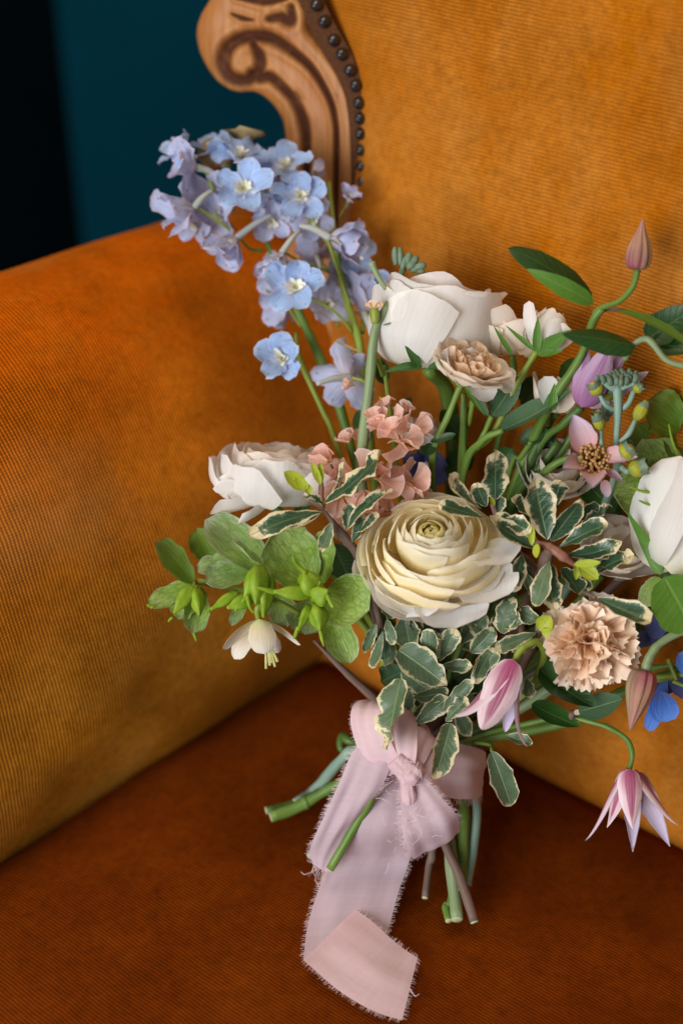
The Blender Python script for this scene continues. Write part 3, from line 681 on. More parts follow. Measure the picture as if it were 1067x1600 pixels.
# --- spray roses
def cuprose(label, c, A, R, lays, extra=(), stempts=(), smat='stem', sepals=(), d=.6, srad=.0015):
    t = thing('spray_rose', label, 'flower', c, 'small spray roses')
    rosette(t, c, A, R, lays)
    for b, tp, wd, m, h in extra:
        part('petal', blade(P(b[0], b[1], d - .004), P(tp[0], tp[1], d - .008), PX(wd), V(*h), (.5, .3), .6, -.3, ruf=.04, nu=10, nv=10), M[m], t)
    for b, tp, wd, h in sepals: leaf(t, b, tp, wd, 'fresh', d - .010, d - .012, h, 'sepal', prof=(.45, 1.0), bend=.3)
    if stempts: stem(t, [c] + list(stempts), [srad, srad * .9], smat)
    return t
opn = lambda a, b: [(9, .9, [(0, .1), (.15, .4), (.26, .62)], a, .06, .25, .1), (9, .8, [(0, .1), (.32, .3), (.46, .60)], a, .08, .28, .1), (9, .7, [(0, .05), (.46, .2), (.66, .54)], a, .09, .3, .1),
    (6, .8, [(0, 0), (.5, .05), (.80, .40), (.92, .52)], b, .07, .28, .08), (5, .85, [(0, -.05), (.5, -.02), (.86, .28), (1.05, .36)], b, .07, .25, .06)]
ROSE_OPEN = cuprose('open spray rose with ruffled peach centre and white outer petals on a pale stem', P(728, 588, .598), nrm(V(.30, .80, .50)), PX(66), opn('peach_core', 'blush'),
    [((735, 592), (802, 612), 52, 'white', (0, .8, .5)), ((725, 592), (770, 624), 44, 'white', (.2, .3, .8)), ((722, 590), (692, 548), 46, 'white', (-.3, .5, -.6)), ((728, 592), (716, 548), 62, 'white', (0, .3, -.9))],
    [P(716, 610, .600), P(700, 650, .605), P(677, 705, .612), P(675, 790, .63), P(660, 1000, .65), bpt(4)], 'stem', [((722, 604), (742, 574), 22, (.1, .2, 1)), ((718, 605), (680, 553), 11, (-.3, .3, .9)), ((726, 606), (758, 650), 10, (.3, .3, .8))])
cuprose('pale blush spray rose half hidden between the garden rose and the white bud', P(800, 552, .622), nrm(V(-.10, .93, .15)), PX(62, .62), [(5, .9, [(0, .1), (.35, .3), (.42, .8)], 'blush', .04, .2, .06), (5, .9, [(0, 0), (.60, .2), (.74, .8)], 'blush', .05, .2, .06), (4, .9, [(0, -.05), (.65, .05), (.95, .5), (1.0, .86)], 'blush', .06, .2, .06)],
    [((800, 548), (770, 482), 60, 'blush', (0, .3, -.9)), ((812, 548), (832, 558), 40, 'blush', (0, .7, .4))], [P(800, 600, .63), P(770, 720, .645), P(700, 980, .66), bpt(8)], 'stem', [((800, 554), (770, 508), 9, (0, .2, 1))], .614)
cuprose('white spray rose bud with green sepals at the end of a yellow green stem', P(838, 548, .600), nrm(V(.42, .90, .05)), PX(42), [(3, 1.3, [(0, 0), (.46, .35), (.46, 1.0), (.18, 1.60)], 'white', .008, .10, .1), (3, 1.25, [(0, 0), (.60, .3), (.64, .95), (.34, 1.66)], 'white', .010, .10, .1), (2, 1.1, [(0, -.03), (.68, .25), (.78, .85), (.62, 1.42)], 'white', .02, .14, .12)],
    [((838, 545), (826, 470), 24, 'white', (-.5, .2, .7)), ((842, 548), (892, 515), 40, 'white', (.2, .2, -.9))], [P(822, 575, .602), P(800, 612, .606), P(768, 680, .615), P(722, 742, .628), P(690, 980, .65), bpt(2)], 'stem_yel',
    [((838, 550), (840, 494), 15, (0, .1, 1)), ((840, 552), (893, 515), 26, (.2, .3, .9)), ((836, 548), (788, 507), 8, (-.3, .2, .8)), ((838, 552), (880, 548), 14, (.2, .1, 1))], .600, .0017)
cuprose('blurred white spray rose low behind the lilac clematis', P(868, 645, .612), nrm(V(.15, .95, .1)), PX(44, .628), [(4, .9, [(0, 0), (.5, .3), (.62, 1.2)], 'blush', .05, .25, .1), (4, .7, [(0, -.05), (.7, .2), (.95, 1.2)], 'blush', .08, .3, .1)], [((866, 645), (850, 588), 36, 'white', (0, 0, 1)), ((872, 645), (893, 590), 40, 'blush', (0, 0, 1))],
    [P(850, 680, .635), P(800, 800, .65), P(700, 1000, .66), bpt(12)], 'stem_dark', [((862, 642), (866, 598), 16, (0, 0, 1))], .606)
o = P(735, 575, .594); A = nrm(V(.30, .80, .55))
X, Y, _ = frame(A)
for k in range(22):
    ph = k * 2.4; rr = math.sqrt(k / 22); e = math.cos(ph) * X + math.sin(ph) * Y; b = o + e * rr * PX(26) - A * PX(6)
    part('petal', fan(b, b + (A + e * .55 * rr) * PX(26), .6, -e + RNG.normal(size=3) * .4, .12, .02, .5, 14, 6), M['peach_core'], ROSE_OPEN)
# roses glimpsed far behind
for lab, x, y, d, rr, ax in (('dim white rose showing between the stems behind the variegated sprig', 868, 752, .622, 62, (0, .7, .7)), ('grey white rose in shade behind the peach stock flowers', 655, 690, .640, 44, (.1, .9, .2)), ('shaded white rose deep in the bouquet behind the right-hand variegated leaves', 965, 868, .612, 62, (.1, .5, .8))):
    c = P(x, y, d); t = thing('garden_rose', lab, 'flower', c)
    rosette(t, c, nrm(V(*ax)), PX(rr, d), [(5, .9, [(0, 0), (.4, .3), (.45, .8)], 'blush', .05, .2, .08), (5, .9, [(0, 0), (.6, .15), (.75, .7)], 'blush', .05, .22, .08), (5, .8, [(0, -.05), (.65, 0), (1.0, .5)], 'white', .06, .22, .08)])
    stem(t, [c, P(720, 1000, .66), bpt(6)], [.003, .0025], 'stem_dark')
# --- white rose at the right edge
c = P(1046, 896, .596); A = nrm(V(.20, .96, .18)); R = PX(64)
t = thing('garden_rose', 'white rose bud cut by the right border with a curling green sepal at its base', 'flower', c)
rosette(t, c, A, R, [(3, 1.1, [(0, 0), (.5, .4), (.6, 1.4), (.4, 2.4)], 'white', .03, .2, .08), (3, 1.1, [(0, 0), (.66, .35), (.80, 1.2), (.58, 2.3), (.55, 2.8)], 'white', .03, .2, .08)])
part('petal', blade(P(1032, 896, .590), P(1062, 712, .584), PX(140), V(.2, .1, -1), (.42, .45), .9, .4, nu=12, nv=14, rag=.02), M['white'], t)
part('petal', blade(P(1048, 897, .584), P(1100, 780, .582), PX(90), V(.4, .1, -1), (.42, .4), .8, .4, nu=12, nv=12, rag=.02), M['white'], t)
leaf(t, (1031, 898), (977, 798), 22, 'fresh', .588, .585, (-.6, .2, .7), 'sepal', prof=(.35, 1.0), bend=.7)
leaf(t, (1036, 902), (1080, 985), 92, 'fresh', .576, .574, (.1, .2, 1), 'leaf', prof=(.45, .40), cup=.2, bend=-.2)
leaf(t, (1030, 902), (1002, 948), 34, 'hell_pale', .590, .588, (-.3, .2, 1), 'leaf', prof=(.5, .5))
stem(t, [c, P(990, 960, .62), P(860, 1060, .64), bpt(20)], [.003, .0027], 'stem_dark')
# --- peach carnation
c = P(921, 1005, .590); A = nrm(V(-.02, .10, .98)); R = PX(71)
t = thing('carnation', 'ruffled peach carnation with ragged petal edges at the lower right', 'flower', c - A * R * .6)
X, Y, _ = frame(A)
for (n, an, l, r0, spread) in ((10, 1.50, 1.0, .06, .72), (9, 1.2, .97, .05, .70), (8, .92, .92, .04, .66), (7, .62, .86, .03, .62), (5, .30, .80, .0, .62)):
    p0 = RNG.uniform(0, 6.28)
    for k in range(n):
        ph = p0 + 6.2832 * k / n + RNG.normal() * .16; a_ = an + RNG.normal() * .22; e = math.cos(ph) * X + math.sin(ph) * Y
        D = math.sin(a_) * e + math.cos(a_) * A; Zh = -math.cos(a_) * e + math.sin(a_) * A + RNG.normal(size=3) * .6
        b = c - A * R * .30 + e * r0 * R
        part('petal', fan(b, b + D * R * l * RNG.uniform(.88, 1.14), spread * RNG.uniform(.85, 1.25), Zh, .14, .028, .32, 28, 8), M['peach'], t)
part('calyx', lathe(c - A * R * .25, -A, R * .8, [(0, .010), (.4, .007), (1, .003)], 12, 8), M['stem'], t)
stem(t, [c - A * R * .9, P(880, 1060, .625), P(770, 1130, .637), bpt(14, -4)], [.0025, .0022], 'stem_grey')
# --- delphinium stalks
def dl(px, py, d): return P(px, py, d)
t = thing('delphinium', 'tall pale blue delphinium stalk leaning on the arm beside the carved scroll', 'flower', bpt(-6, 0, .02), 'delphinium stalks')
stem(t, [dl(514, 285, .668), dl(522, 362, .662), dl(534, 440, .658), dl(552, 505, .654), dl(562, 545, .652), dl(578, 700, .655), dl(610, 950, .66), bpt(-6, 0, .02)], [.0011, .0017, .0022, .0023, .0022], 'stem_yel')
L = lambda *q: [dl(*p) for p in q]
floret(t, dl(463, 452, .640), V(-.05, .15, 1), PX(56, .64), 3, 'blue', None, L((520, 485, .645), (552, 520, .652)))
floret(t, dl(516, 372, .652), V(.86, -.12, .35), PX(64, .65), 5, 'lilac', dl(468, 352, .650), L((530, 430, .652), (548, 480, .655)), .52, thin=1.0)
floret(t, dl(470, 310, .655), V(.05, .25, 1), PX(50, .655), 11, 'blue', None, L((500, 360, .66), (524, 400, .66)))
floret(t, dl(446, 262, .660), V(.0, .45, .85), PX(46, .66), 12, 'blue', None, L((480, 320, .667), (520, 370, .664)))
floret(t, dl(492, 268, .663), V(.2, .3, -.8), PX(24, .66), 13, 'lilac', None, L((508, 300, .665),), .7, n=3)
floret(t, dl(494, 400, .664), V(-.2, .45, -.7), PX(46, .66), 14, 'lilac', dl(500, 420, .65), L((520, 430, .66),), .9)
floret(t, dl(508, 478, .662), V(.35, .05, .9), PX(44, .66), 15, 'lilac', None, L((530, 510, .66),), 1.2)
floret(t, dl(568, 490, .662), V(.05, .8, -.35), PX(72, .66), 16, 'lilac', dl(580, 520, .655), L((566, 520, .655),), .62)
floret(t, dl(485, 345, .662), V(.2, -.1, .9), PX(42, .66), 71, 'lilac', None, L((510, 380, .664),))
floret(t, dl(545, 312, .664), V(.2, .5, .7), PX(26, .66), 74, 'lilac', None, L((530, 340, .664),), .8, n=4)
floret(t, dl(548, 402, .664), V(.3, .1, .8), PX(44, .66), 75, 'blue', None, L((545, 450, .66),), 1.15)
floret(t, dl(596, 462, .650), V(.5, .4, .5), PX(40, .65), 76, 'blue', None, L((575, 500, .655),), 1.1)
floret(t, dl(535, 425, .664), V(.3, -.2, .8), PX(36, .66), 72, 'lilac', None, L((535, 450, .66),))
floret(t, dl(430, 430, .664), V(-.3, -.2, .8), PX(40, .66), 73, 'lilac', None, L((450, 450, .664),))
floret(t, dl(548, 590, .642), V(-.35, .10, -.75), PX(66, .64), 17, 'lilac', dl(495, 600, .632), L((572, 600, .640), (580, 640, .648)), 1.15, bee=False)
part('bract', blade(dl(523, 532, .630), dl(568, 552, .634), PX(5), V(0, 0, 1), nu=3, nv=6), M['withered'], t)
t = thing('delphinium', 'blue delphinium stalk whose flowers reach out over the arm in front of the teal wall', 'flower', bpt(-12, 0, .02), 'delphinium stalks')
stem(t, [dl(392, 300, .668), dl(410, 360, .664), dl(440, 430, .660), dl(476, 508, .657), dl(500, 560, .655), dl(535, 650, .655), dl(590, 880, .66), bpt(-12, 0, .02)], [.001, .0015, .002, .0022, .0022], 'stem')
floret(t, dl(382, 298, .648), V(.02, .28, 1), PX(54, .65), 21, 'blue', None, L((395, 320, .66),))
floret(t, dl(376, 250, .660), V(.05, .62, .55), PX(50, .66), 22, 'blue', None, L((388, 290, .668),), 1.2)
floret(t, dl(308, 262, .655), V(-.85, .22, .42), PX(60, .655), 23, 'lilac', dl(345, 278, .66), L((322, 270, .66), (335, 300, .662)), .95)
floret(t, dl(303, 325, .652), V(-.90, -.15, .3), PX(62, .652), 24, 'lilac', dl(332, 298, .655), L((330, 338, .656), (364, 362, .662)), .62)
floret(t, dl(370, 372, .650), V(-.52, -.62, .35), PX(60, .65), 25, 'lilac', dl(425, 336, .654), L((390, 388, .655), (410, 392, .66)), .60)
floret(t, dl(440, 396, .648), V(-.30, -.72, .4), PX(54, .648), 26, 'lilac', dl(470, 358, .652), L((470, 408, .655), (515, 425, .66)), .62)
floret(t, dl(330, 300, .668), V(-.1, -.4, .6), PX(52, .668), 27, 'lilac', None, L((350, 320, .67),), 1.0)
for i, (x, y, dd, ax, rr, m) in enumerate(((335, 238, .664, (-.3, .7, .5), 44, 'blue'), (415, 300, .662, (.2, .2, .9), 46, 'blue'), (412, 268, .668, (.1, .6, .6), 40, 'lilac'), (345, 335, .664, (-.4, -.3, .8), 44, 'lilac'), (425, 345, .660, (.1, -.3, .9), 40, 'lilac'), (282, 240, .662, (-.6, .6, .5), 40, 'blue'), (310, 350, .664, (-.5, -.5, .6), 38, 'lilac'))):
    floret(t, dl(x, y, dd), V(*ax), PX(rr, dd), 60 + i, m, None, L((x + 25, y + 25, .667),), 1.15)
part('withered_floret', lathe(dl(384, 222, .668), V(.1, 1, 0), PX(18), [(0, .002), (.5, .004), (.8, .0075), (1, .0085)], 9, 8, 5, .3), M['withered'], t)
part('withered_bud', lathe(dl(308, 240, .668), V(1, -.05, 0), PX(60), [(0, .002), (.3, .006), (.7, .0065), (1, .004)], 9, 8, 4, .2), M['withered'], t)
t = thing('delphinium', 'thin delphinium stalk with two small blue flowers hanging low against the arm', 'flower', bpt(-18, 0, .02), 'delphinium stalks')
stem(t, [dl(486, 520, .662), dl(500, 552, .658), dl(516, 600, .656), dl(548, 700, .658), dl(600, 920, .665), bpt(-18, 0, .02)], [.0012, .0019, .002], 'stem')
stem(t, [dl(463, 520, .662), dl(468, 560, .657), dl(503, 640, .654), dl(524, 690, .655), dl(590, 900, .665), bpt(-20, 0, .02)], [.001, .0014, .002], 'stem_yel')
floret(t, dl(443, 562, .640), V(-.25, .12, .95), PX(53, .64), 31, 'blue', None, L((466, 540, .65),), 1.0)
floret(t, dl(446, 478, .668), V(-.3, -.2, -.5), PX(44, .66), 32, 'lilac', dl(412, 452, .655), L((470, 510, .662),), .9)
floret(t, dl(662, 738, .640), V(.1, .2, .8), PX(46, .65), 33, 'slate', None, L((650, 800, .66),), 1.1)
t = thing('delphinium', 'deep blue delphinium sprig hanging below the green leaves at the right border', 'flower', bpt(24, 0, .01), 'delphinium stalks')
for b, tp, wd, m, dd in (((1040, 1060), (1012, 1142), 26, 'deep_blue', .606), ((1030, 1080), (1040, 1128), 46, 'deep_blue', .602), ((1045, 1050), (1080, 1085), 40, 'slate', .606), ((1060, 1020), (1085, 1050), 40, 'deep_blue', .598), ((1010, 965), (1042, 985), 50, 'slate', .604), ((1000, 985), (1012, 1010), 34, 'slate', .606), ((985, 1040), (990, 1016), 24, 'slate', .612), ((1000, 1075), (985, 1110), 26, 'deep_blue', .610), ((1045, 1000), (1020, 985), 44, 'slate', .608), ((1060, 1072), (1000, 1074), 30, 'slate', .608)):
    leaf(t, b, tp, wd, m, dd, dd - .003, (0, .2, 1), 'sepal', prof=(.6, .35), cup=.3, bend=-.3)
stem(t, [dl(1110, 1030, .60), dl(1060, 1050, .604), dl(975, 1080, .615), dl(880, 1130, .63), bpt(22, -4)], [.0024, .0028], 'stem')
for y, m in ((1056, 'stem_yel'), (1040, 'stem')):
    stem(t, [dl(1100, y - 6, .598), dl(1050, y, .602), dl(1000, y + 6, .612)], [.001, .0015], m)
for a, b in (((1042, 1030), (1056, 1062)), ((1050, 1064), (1075, 1075))): stem(t, [dl(*a, .598), dl(*b, .597)], [.0009, .0007], 'stem_yel')
# --- stock with peach flowers and grey green buds at the tip
t = thing('stock', 'upright stock stalk with grey green buds at its tip and peach flowers below', 'flower', bpt(-4, 0, .01))
stem(t, L((636, 404, .612), (622, 440, .608), (604, 480, .606), (586, 515, .606), (577, 600, .608), (567, 690, .612), (566, 760, .625), (600, 1000, .65)) + [bpt(-4, 0, .012)], [.0011, .0014, .0019, .0023, .0023, .002], 'stem_grey')
for i, (x, y, tx, ty, wd) in enumerate(((618, 414, 617, 388, 11), (626, 414, 625, 389, 11), (634, 416, 640, 396, 13), (640, 414, 652, 402, 13), (644, 420, 664, 414, 14), (636, 420, 648, 408, 14), (650, 424, 662, 424, 10), (628, 420, 634, 402, 10), (642, 424, 655, 418, 11))):
    b = P(x, y, .607); e = P(tx, ty, .606)
    part('bud', lathe(b, nrm(e - b), np.linalg.norm(e - b) * 1.1, [(0, .0009), (.4, PX(wd) * .5), (.8, PX(wd) * .42), (1, .0006)], 9, 8, 4, .08), M['budgreen'], t)
for (a, b, m_) in (((603, 452), (580, 410), 9), ((628, 452), (664, 466), 7), ((610, 505), (612, 506), 5)):
    stem(t, [P(a[0], a[1], .607), P((a[0] + b[0]) / 2, (a[1] + b[1]) / 2 + 3, .606), P(b[0], b[1], .605)], [.0010, .0012, .0016], 'stem_grey', 'bud_stalk')
leaf(t, (598, 508), (614, 504), 4, 'grey_leaf', .604, .602); leaf(t, (640, 466), (667, 468), 7, 'budgreen', .604, .603)
o = P(586, 506, .602)
part('calyx', lathe(o, V(-.05, 1, .1), PX(24), [(0, .0014), (.6, .0020), (1, .0018)], 9, 7, 4, .15), M['stem_yel'], t)
for k in range(5):
    q = V(math.cos(k * 1.3 + .4) * .8, .45, math.sin(k * 1.3 + .4) * .6); b0 = o + V(-.05, 1, .1) * PX(22)
    part('withered_petal', fan(b0, b0 + nrm(q) * PX(17), .7, V(0, 1, .3), .2, .04, .5, 12, 5), M['peach_core'], t)
def crinkle(t, x, y, d, r, ax, n=4, mat='stock', ang=1.1):
    c = P(x, y, d); A = nrm(V(*ax))
    f = part('floret', ellipsoid(c, A, PX(r * .16), PX(r * .10), 7, 5), M['budyellow'], t)
    X, Y, A = frame(A); p0 = RNG.uniform(0, 6.28)
    for k in range(n + (r > 30)):
        ph = p0 + 6.2832 * k / (n + (r > 30)) + RNG.normal() * .3; a_ = ang - .25 + RNG.normal() * .38; e = math.cos(ph) * X + math.sin(ph) * Y
        D = math.sin(a_) * e + math.cos(a_) * A
        part('petal', fan(c, c + D * PX(r) * RNG.uniform(.85, 1.15), .72, -math.cos(a_) * e + math.sin(a_) * A + RNG.normal(size=3) * .3, .075, .008, .5, 14, 8), M[mat], f)
for q in ((606, 668, .604, 36, (-.5, .3, .7)), (625, 690, .602, 42, (.2, .05, 1)), (640, 672, .606, 36, (.7, .2, .5)), (590, 660, .604, 30, (-.3, .7, .4)), (628, 650, .610, 26, (.2, .8, .3)),
          (552, 602, .612, 18, (-.8, .3, .3)), (594, 622, .612, 22, (.6, -.6, .3)), (546, 692, .616, 26, (-.4, .5, .6)), (560, 688, .618, 20, (.2, .8, .6)),
          (512, 722, .612, 36, (-.4, .4, .8)), (535, 775, .606, 44, (-.2, -.1, 1)), (560, 740, .608, 40, (.1, .4, .9)), (590, 745, .606, 44, (.1, .2, 1)), (636, 755, .612, 42, (.6, .2, .7)), (612, 768, .612, 40, (.2, 0, 1)), (570, 790, .610, 40, (0, 0, 1)), (540, 815, .612, 32, (-.3, -.3, .9)), (590, 795, .618, 40, (.1, .1, 1)), (525, 745, .614, 34, (-.6, .3, .7)), (648, 775, .622, 34, (.5, 0, .8))):
    crinkle(t, *q)
# --- hellebores
def hell(label, c, A, petals, pods, d, stempts=None, styles=(), mat='hell', extra_stem='stem_yel'):
    t = thing('hellebore', label, 'flower', c, 'green hellebore blooms')
    for q in petals:
        b, tp, wd = q[:3]; h = q[3] if len(q) > 3 else (0, .2, 1); m = q[4] if len(q) > 4 else mat; d0 = q[5] if len(q) > 5 else d; d1 = q[6] if len(q) > 6 else d0 - .006
        part('sepal', blade(P(b[0], b[1], d0), P(tp[0], tp[1], d1), PX(wd * 1.12, d0), V(*h), (.55, .36), .75, q[7] if len(q) > 7 else .45, .08, .045, 2.4, nu=12, nv=12, rag=.03), M[m], t)
    for (b, tp, wd, dd) in pods:
        o = P(b[0], b[1], dd); e = P(tp[0], tp[1], dd - .006)
        part('seed_pod', lathe(o, nrm(e - o), np.linalg.norm(e - o), [(0, PX(wd) * .20), (.3, PX(wd) * .42), (.62, PX(wd) * .38), (.86, PX(wd) * .17), (1, .0006)], 16, 14, 3, .20, None, 1.2), M['pod'], t)
    for pts_, r in styles: stem(t, [P(*p) for p in pts_], [.0011 * r, .0008 * r, .0003], 'pod', 'style')
    if stempts: stem(t, [P(*p) for p in stempts[:-1]] + [stempts[-1]], [.0016, .0018], extra_stem)
    return t
hell('green hellebore facing the viewer left of the cream ranunculus with swollen seed pods', P(492, 922, .612), V(-.1, .1, 1),
     [((487, 915), (424, 832), 92, (.2, .1, 1)), ((505, 912), (512, 826), 40, (-.5, .1, .8)), ((508, 925), (577, 955), 88, (0, .2, 1), 'hell', .606, .596), ((505, 940), (547, 1037), 50, (.2, .1, 1)), ((488, 938), (478, 992), 66, (-.1, .3, .8), 'hell_pale', .618)],
     [((487, 930), (476, 890), 42, .596), ((489, 938), (500, 908), 30, .598), ((494, 938), (512, 922), 36, .592), ((495, 945), (500, 985), 34, .592), ((488, 930), (428, 924), 26, .594), ((483, 945), (466, 985), 16, .594)], .608,
     [(492, 922, .618), (560, 945, .632), (612, 1040, .645), bpt(-8)], [([(478, 895, .590), (462, 880, .587), (457, 868, .585)], 1), ([(432, 926, .590), (410, 920, .588), (397, 916, .587)], 1), ([(499, 975, .588), (502, 995, .587), (506, 1010, .586)], 1), ([(508, 925, .587), (518, 945, .585), (521, 949, .584)], 1), ([(466, 980, .59), (462, 992, .589), (459, 998, .588)], 1)])
hell('pale green hellebore seen from the side between the white ranunculus and the small cream bell', P(405, 895, .616), V(-.4, .1, .8),
     [((424, 893), (322, 812), 66, (-.2, .5, .8), 'hell_pale', .612, .606), ((428, 897), (362, 842), 26, (.8, .5, .2), 'hell_pale', .606, .600), ((392, 890), (322, 912), 54, (-.2, .5, .7), 'hell_pale', .610), ((372, 872), (310, 895), 44, (0, .7, .5), 'hell_pale', .618), ((388, 930), (362, 978), 20, (-.3, .1, .9), 'hell_pale', .618), ((436, 930), (448, 978), 46, (0, 0, 1), 'hell_pale', .622)],
     [((412, 888), (382, 935), 40, .600), ((404, 885), (400, 945), 40, .598), ((415, 890), (412, 965), 34, .600), ((372, 925), (330, 952), 18, .604), ((395, 935), (355, 950), 26, .602)], .612,
     [(412, 890, .622), (520, 930, .640), (600, 1030, .648), bpt(-8)], [([(384, 935, .598), (372, 948, .597), (368, 956, .596)], .9), ([(330, 952, .602), (326, 954, .601), (322, 956, .600)], 1), ([(386, 930, .592), (390, 948, .590), (396, 958, .588)], .9)])
hell('outermost green hellebore with pointed sepals hanging toward the left arm', P(300, 915, .624), V(-.6, .1, .7),
     [((302, 912), (245, 846), 46, (.5, .3, .7), 'hell_dark', .622), ((305, 910), (234, 950), 40, (.1, .7, .6), 'hell', .622), ((308, 915), (278, 968), 44, (-.2, .3, .9), 'hell', .618), ((312, 915), (302, 990), 40, (.3, .2, .9), 'hell', .616), ((330, 878), (308, 826), 44, (0, .2, 1), 'hell_dark', .634)],
     [((300, 915), (272, 958), 26, .610), ((306, 920), (312, 962), 26, .610)], .620, [(308, 908, .626), (400, 925, .638), (540, 945, .645), (600, 1040, .650), bpt(-8)], [([(302, 985, .612), (305, 994, .611), (307, 1002, .610)], .9), ([(238, 948, .615), (233, 946, .614), (231, 945, .613)], 1), ([(270, 965, .606), (266, 968, .606), (263, 972, .606)], .8)])
hell('large green hellebore behind the white rose at the right', P(1038, 745, .606), V(-.2, 0, 1),
     [((1048, 770), (957, 775), 84, (.1, .2, 1), 'hell', .604, .598), ((1040, 770), (1005, 686), 78, (.2, .1, 1), 'hell', .608, .602), ((1050, 752), (1085, 690), 70, (-.2, .1, 1), 'hell_dark', .612), ((1025, 735), (985, 665), 56, (.1, 0, 1), 'hell_dark', .616)],
     [((1046, 765), (1030, 740), 26, .594), ((1050, 775), (1024, 772), 22, .594)], .606, [(1040, 760, .612), (980, 830, .620), (860, 1000, .645), bpt(16)],
     [([(1030, 770, .590), (1005, 768, .588), (984, 761, .586)], .8), ([(1032, 790, .590), (1012, 788, .588), (998, 782, .586)], .8), ([(1060, 715, .598), (1050, 690, .596), (1044, 662, .594)], .8)])
hell('olive green hellebore high at the right border under the clematis leaves', P(1050, 650, .604), V(0, 0, 1),
     [((1062, 670), (1008, 628), 74, (0, .2, 1), 'hell_dark', .602), ((1070, 660), (1090, 610), 60, (0, .2, 1), 'hell_dark', .606), ((1075, 680), (1050, 722), 60, (0, .2, 1), 'hell_dark', .608)], [], .604, [(1062, 665, .610), (1000, 790, .625), bpt(18)])
# dangling cream bell
t = thing('bell_flower', 'small cream bell flower dangling under the pale hellebore with pale stamens', 'flower', P(404, 962, .604))
for b, tp, wd, h, m, dd in (((402, 968), (348, 1014), 34, (.5, -.6, .4), 'bell', .604), ((398, 970), (366, 1030), 38, (.4, -.4, -.8), 'bell', .612), ((405, 967), (414, 1022), 46, (0, -.5, -.9), 'bell', .598), ((408, 968), (470, 1008), 30, (-.4, -.7, .3), 'bell', .604), ((412, 980), (436, 1020), 24, (-.2, -.2, -.9), 'white', .612)):
    leaf(t, b, tp, wd, m, dd, dd - .002, h, 'petal', prof=(.5, .42), cup=.6, bend=.7)
for x, y in ((416, 1045), (422, 1040), (430, 1042), (434, 1034), (425, 1036)): stem(t, [P(410, 985, .604), P((410 + x) / 2 + 2, 1012, .603), P(x, y, .602)], [.0005, .0005, .0007], 'stamen_pale', 'stamen', 5)
stem(t, [P(404, 968, .602), P(402, 952, .600), P(410, 942, .600), P(430, 938, .602), P(470, 960, .612)], [.0014, .0012, .0012], 'stem_yel')
# --- clematis
def clem_stem(t, pts, r=.0013, mat='stem'): stem(t, [P(*p) if len(p) == 3 and isinstance(p, tuple) else p for p in pts], r, mat)
t = thing('clematis', 'clematis vine with a closed brown pink bud standing above its glossy dark leaves', 'flower', bpt(8, 0, .005), 'clematis')
o = P(995, 421, .572); e = P(1004, 341, .568)
part('bud', lathe(o, nrm(e - o), np.linalg.norm(e - o), [(0, .0022), (.06, .0042), (.28, .0049), (.52, .0038), (.75, .0018), (1, .0003)], 48, 20, 9, .10, V(.0, 0, 0)), M['clem_bud'], t)
clem_stem(t, [(995, 422, .572), (988, 448, .572), (968, 470, .573), (942, 480, .574), (928, 490, .576)], [.0016, .0013, .0014])
clem_stem(t, [(940, 482, .574), (926, 502, .577), (905, 560, .588), (860, 630, .600), (815, 730, .622), (720, 980, .655), bpt(8, 0, .006)], [.0016, .0018, .0022, .0022], 'stem')
leaf(t, (926, 471), (793, 387), 54, 'dark_green', .575, .570, (.1, .45, .9), prof=(.5, .62), cup=-.2, bend=-.55)
leaf(t, (927, 474), (822, 420), 30, 'fresh', .570, .564, (.1, -.2, 1), prof=(.6, .9), cup=.2, bend=-.8)
leaf(t, (992, 541), (877, 522), 46, 'dark_green', .570, .562, (0, .55, .8), prof=(.42, .9), cup=-.3, bend=-.2, twist=.5, fold=-.2)
leaf(t, (960, 484), (1085, 548), 30, 'fresh', .574, .560, (.1, .75, .5), prof=(.6, .7), cup=.2, bend=-.6)
leaf(t, (1008, 530), (1088, 478), 58, 'dark_green', .580, .574, (0, .4, .9), prof=(.45, .8))
leaf(t, (1016, 535), (1085, 545), 44, 'dark_green', .578, .574, (0, .4, .9), prof=(.45, .8))
clem_stem(t, [(930, 486, .575), (965, 484, .576), (1000, 492, .574)], .0009, 'twig')
clem_stem(t, [(975, 562, .582), (988, 540, .574), (1012, 530, .572), (1040, 562, .570), (1072, 573, .568)], .0013, 'stem_grey')
t = thing('clematis', 'mauve clematis bell pointing upward behind the grey green bud cluster', 'flower', P(908, 634, .598), 'clematis')
for b, tp, wd, dd, m in (((905, 632), (916, 538), 32, .594, 'clem_lilac'), ((908, 636), (954, 538), 54, .590, 'clem_lilac'), ((914, 634), (978, 540), 44, .596, 'clem_lilac'), ((916, 634), (1012, 581), 34, .598, 'clem_in')):
    sepal(t, b, tp, wd, (.1, .3, -1), m, 'clem_in', dd, dd - .006, bend=.5, prof=(.42, .8))
clem_stem(t, [(908, 636, .598), (880, 662, .604), (830, 720, .618), (720, 980, .655), bpt(10)], .0017, 'stem_dark')
t = thing('clematis', 'open pink clematis star facing forward with a tawny stamen boss', 'flower', P(926, 722, .594), 'clematis')
for b, tp, wd, h, dt in (((915, 705), (895, 648), 50, (.2, -.3, 1), .588), ((945, 712), (995, 714), 32, (-.2, .3, 1), .580), ((925, 738), (925, 762), 46, (0, .7, .6), .574), ((905, 725), (879, 731), 34, (.3, .5, .8), .578), ((945, 735), (972, 752), 16, (0, .4, .8), .590)):
    sepal(t, b, tp, wd, h, 'clem_pink', 'clem_pink', .588, dt, bend=-.3, cup=.9, prof=(.42, .85))
core = P(926, 721, .587)
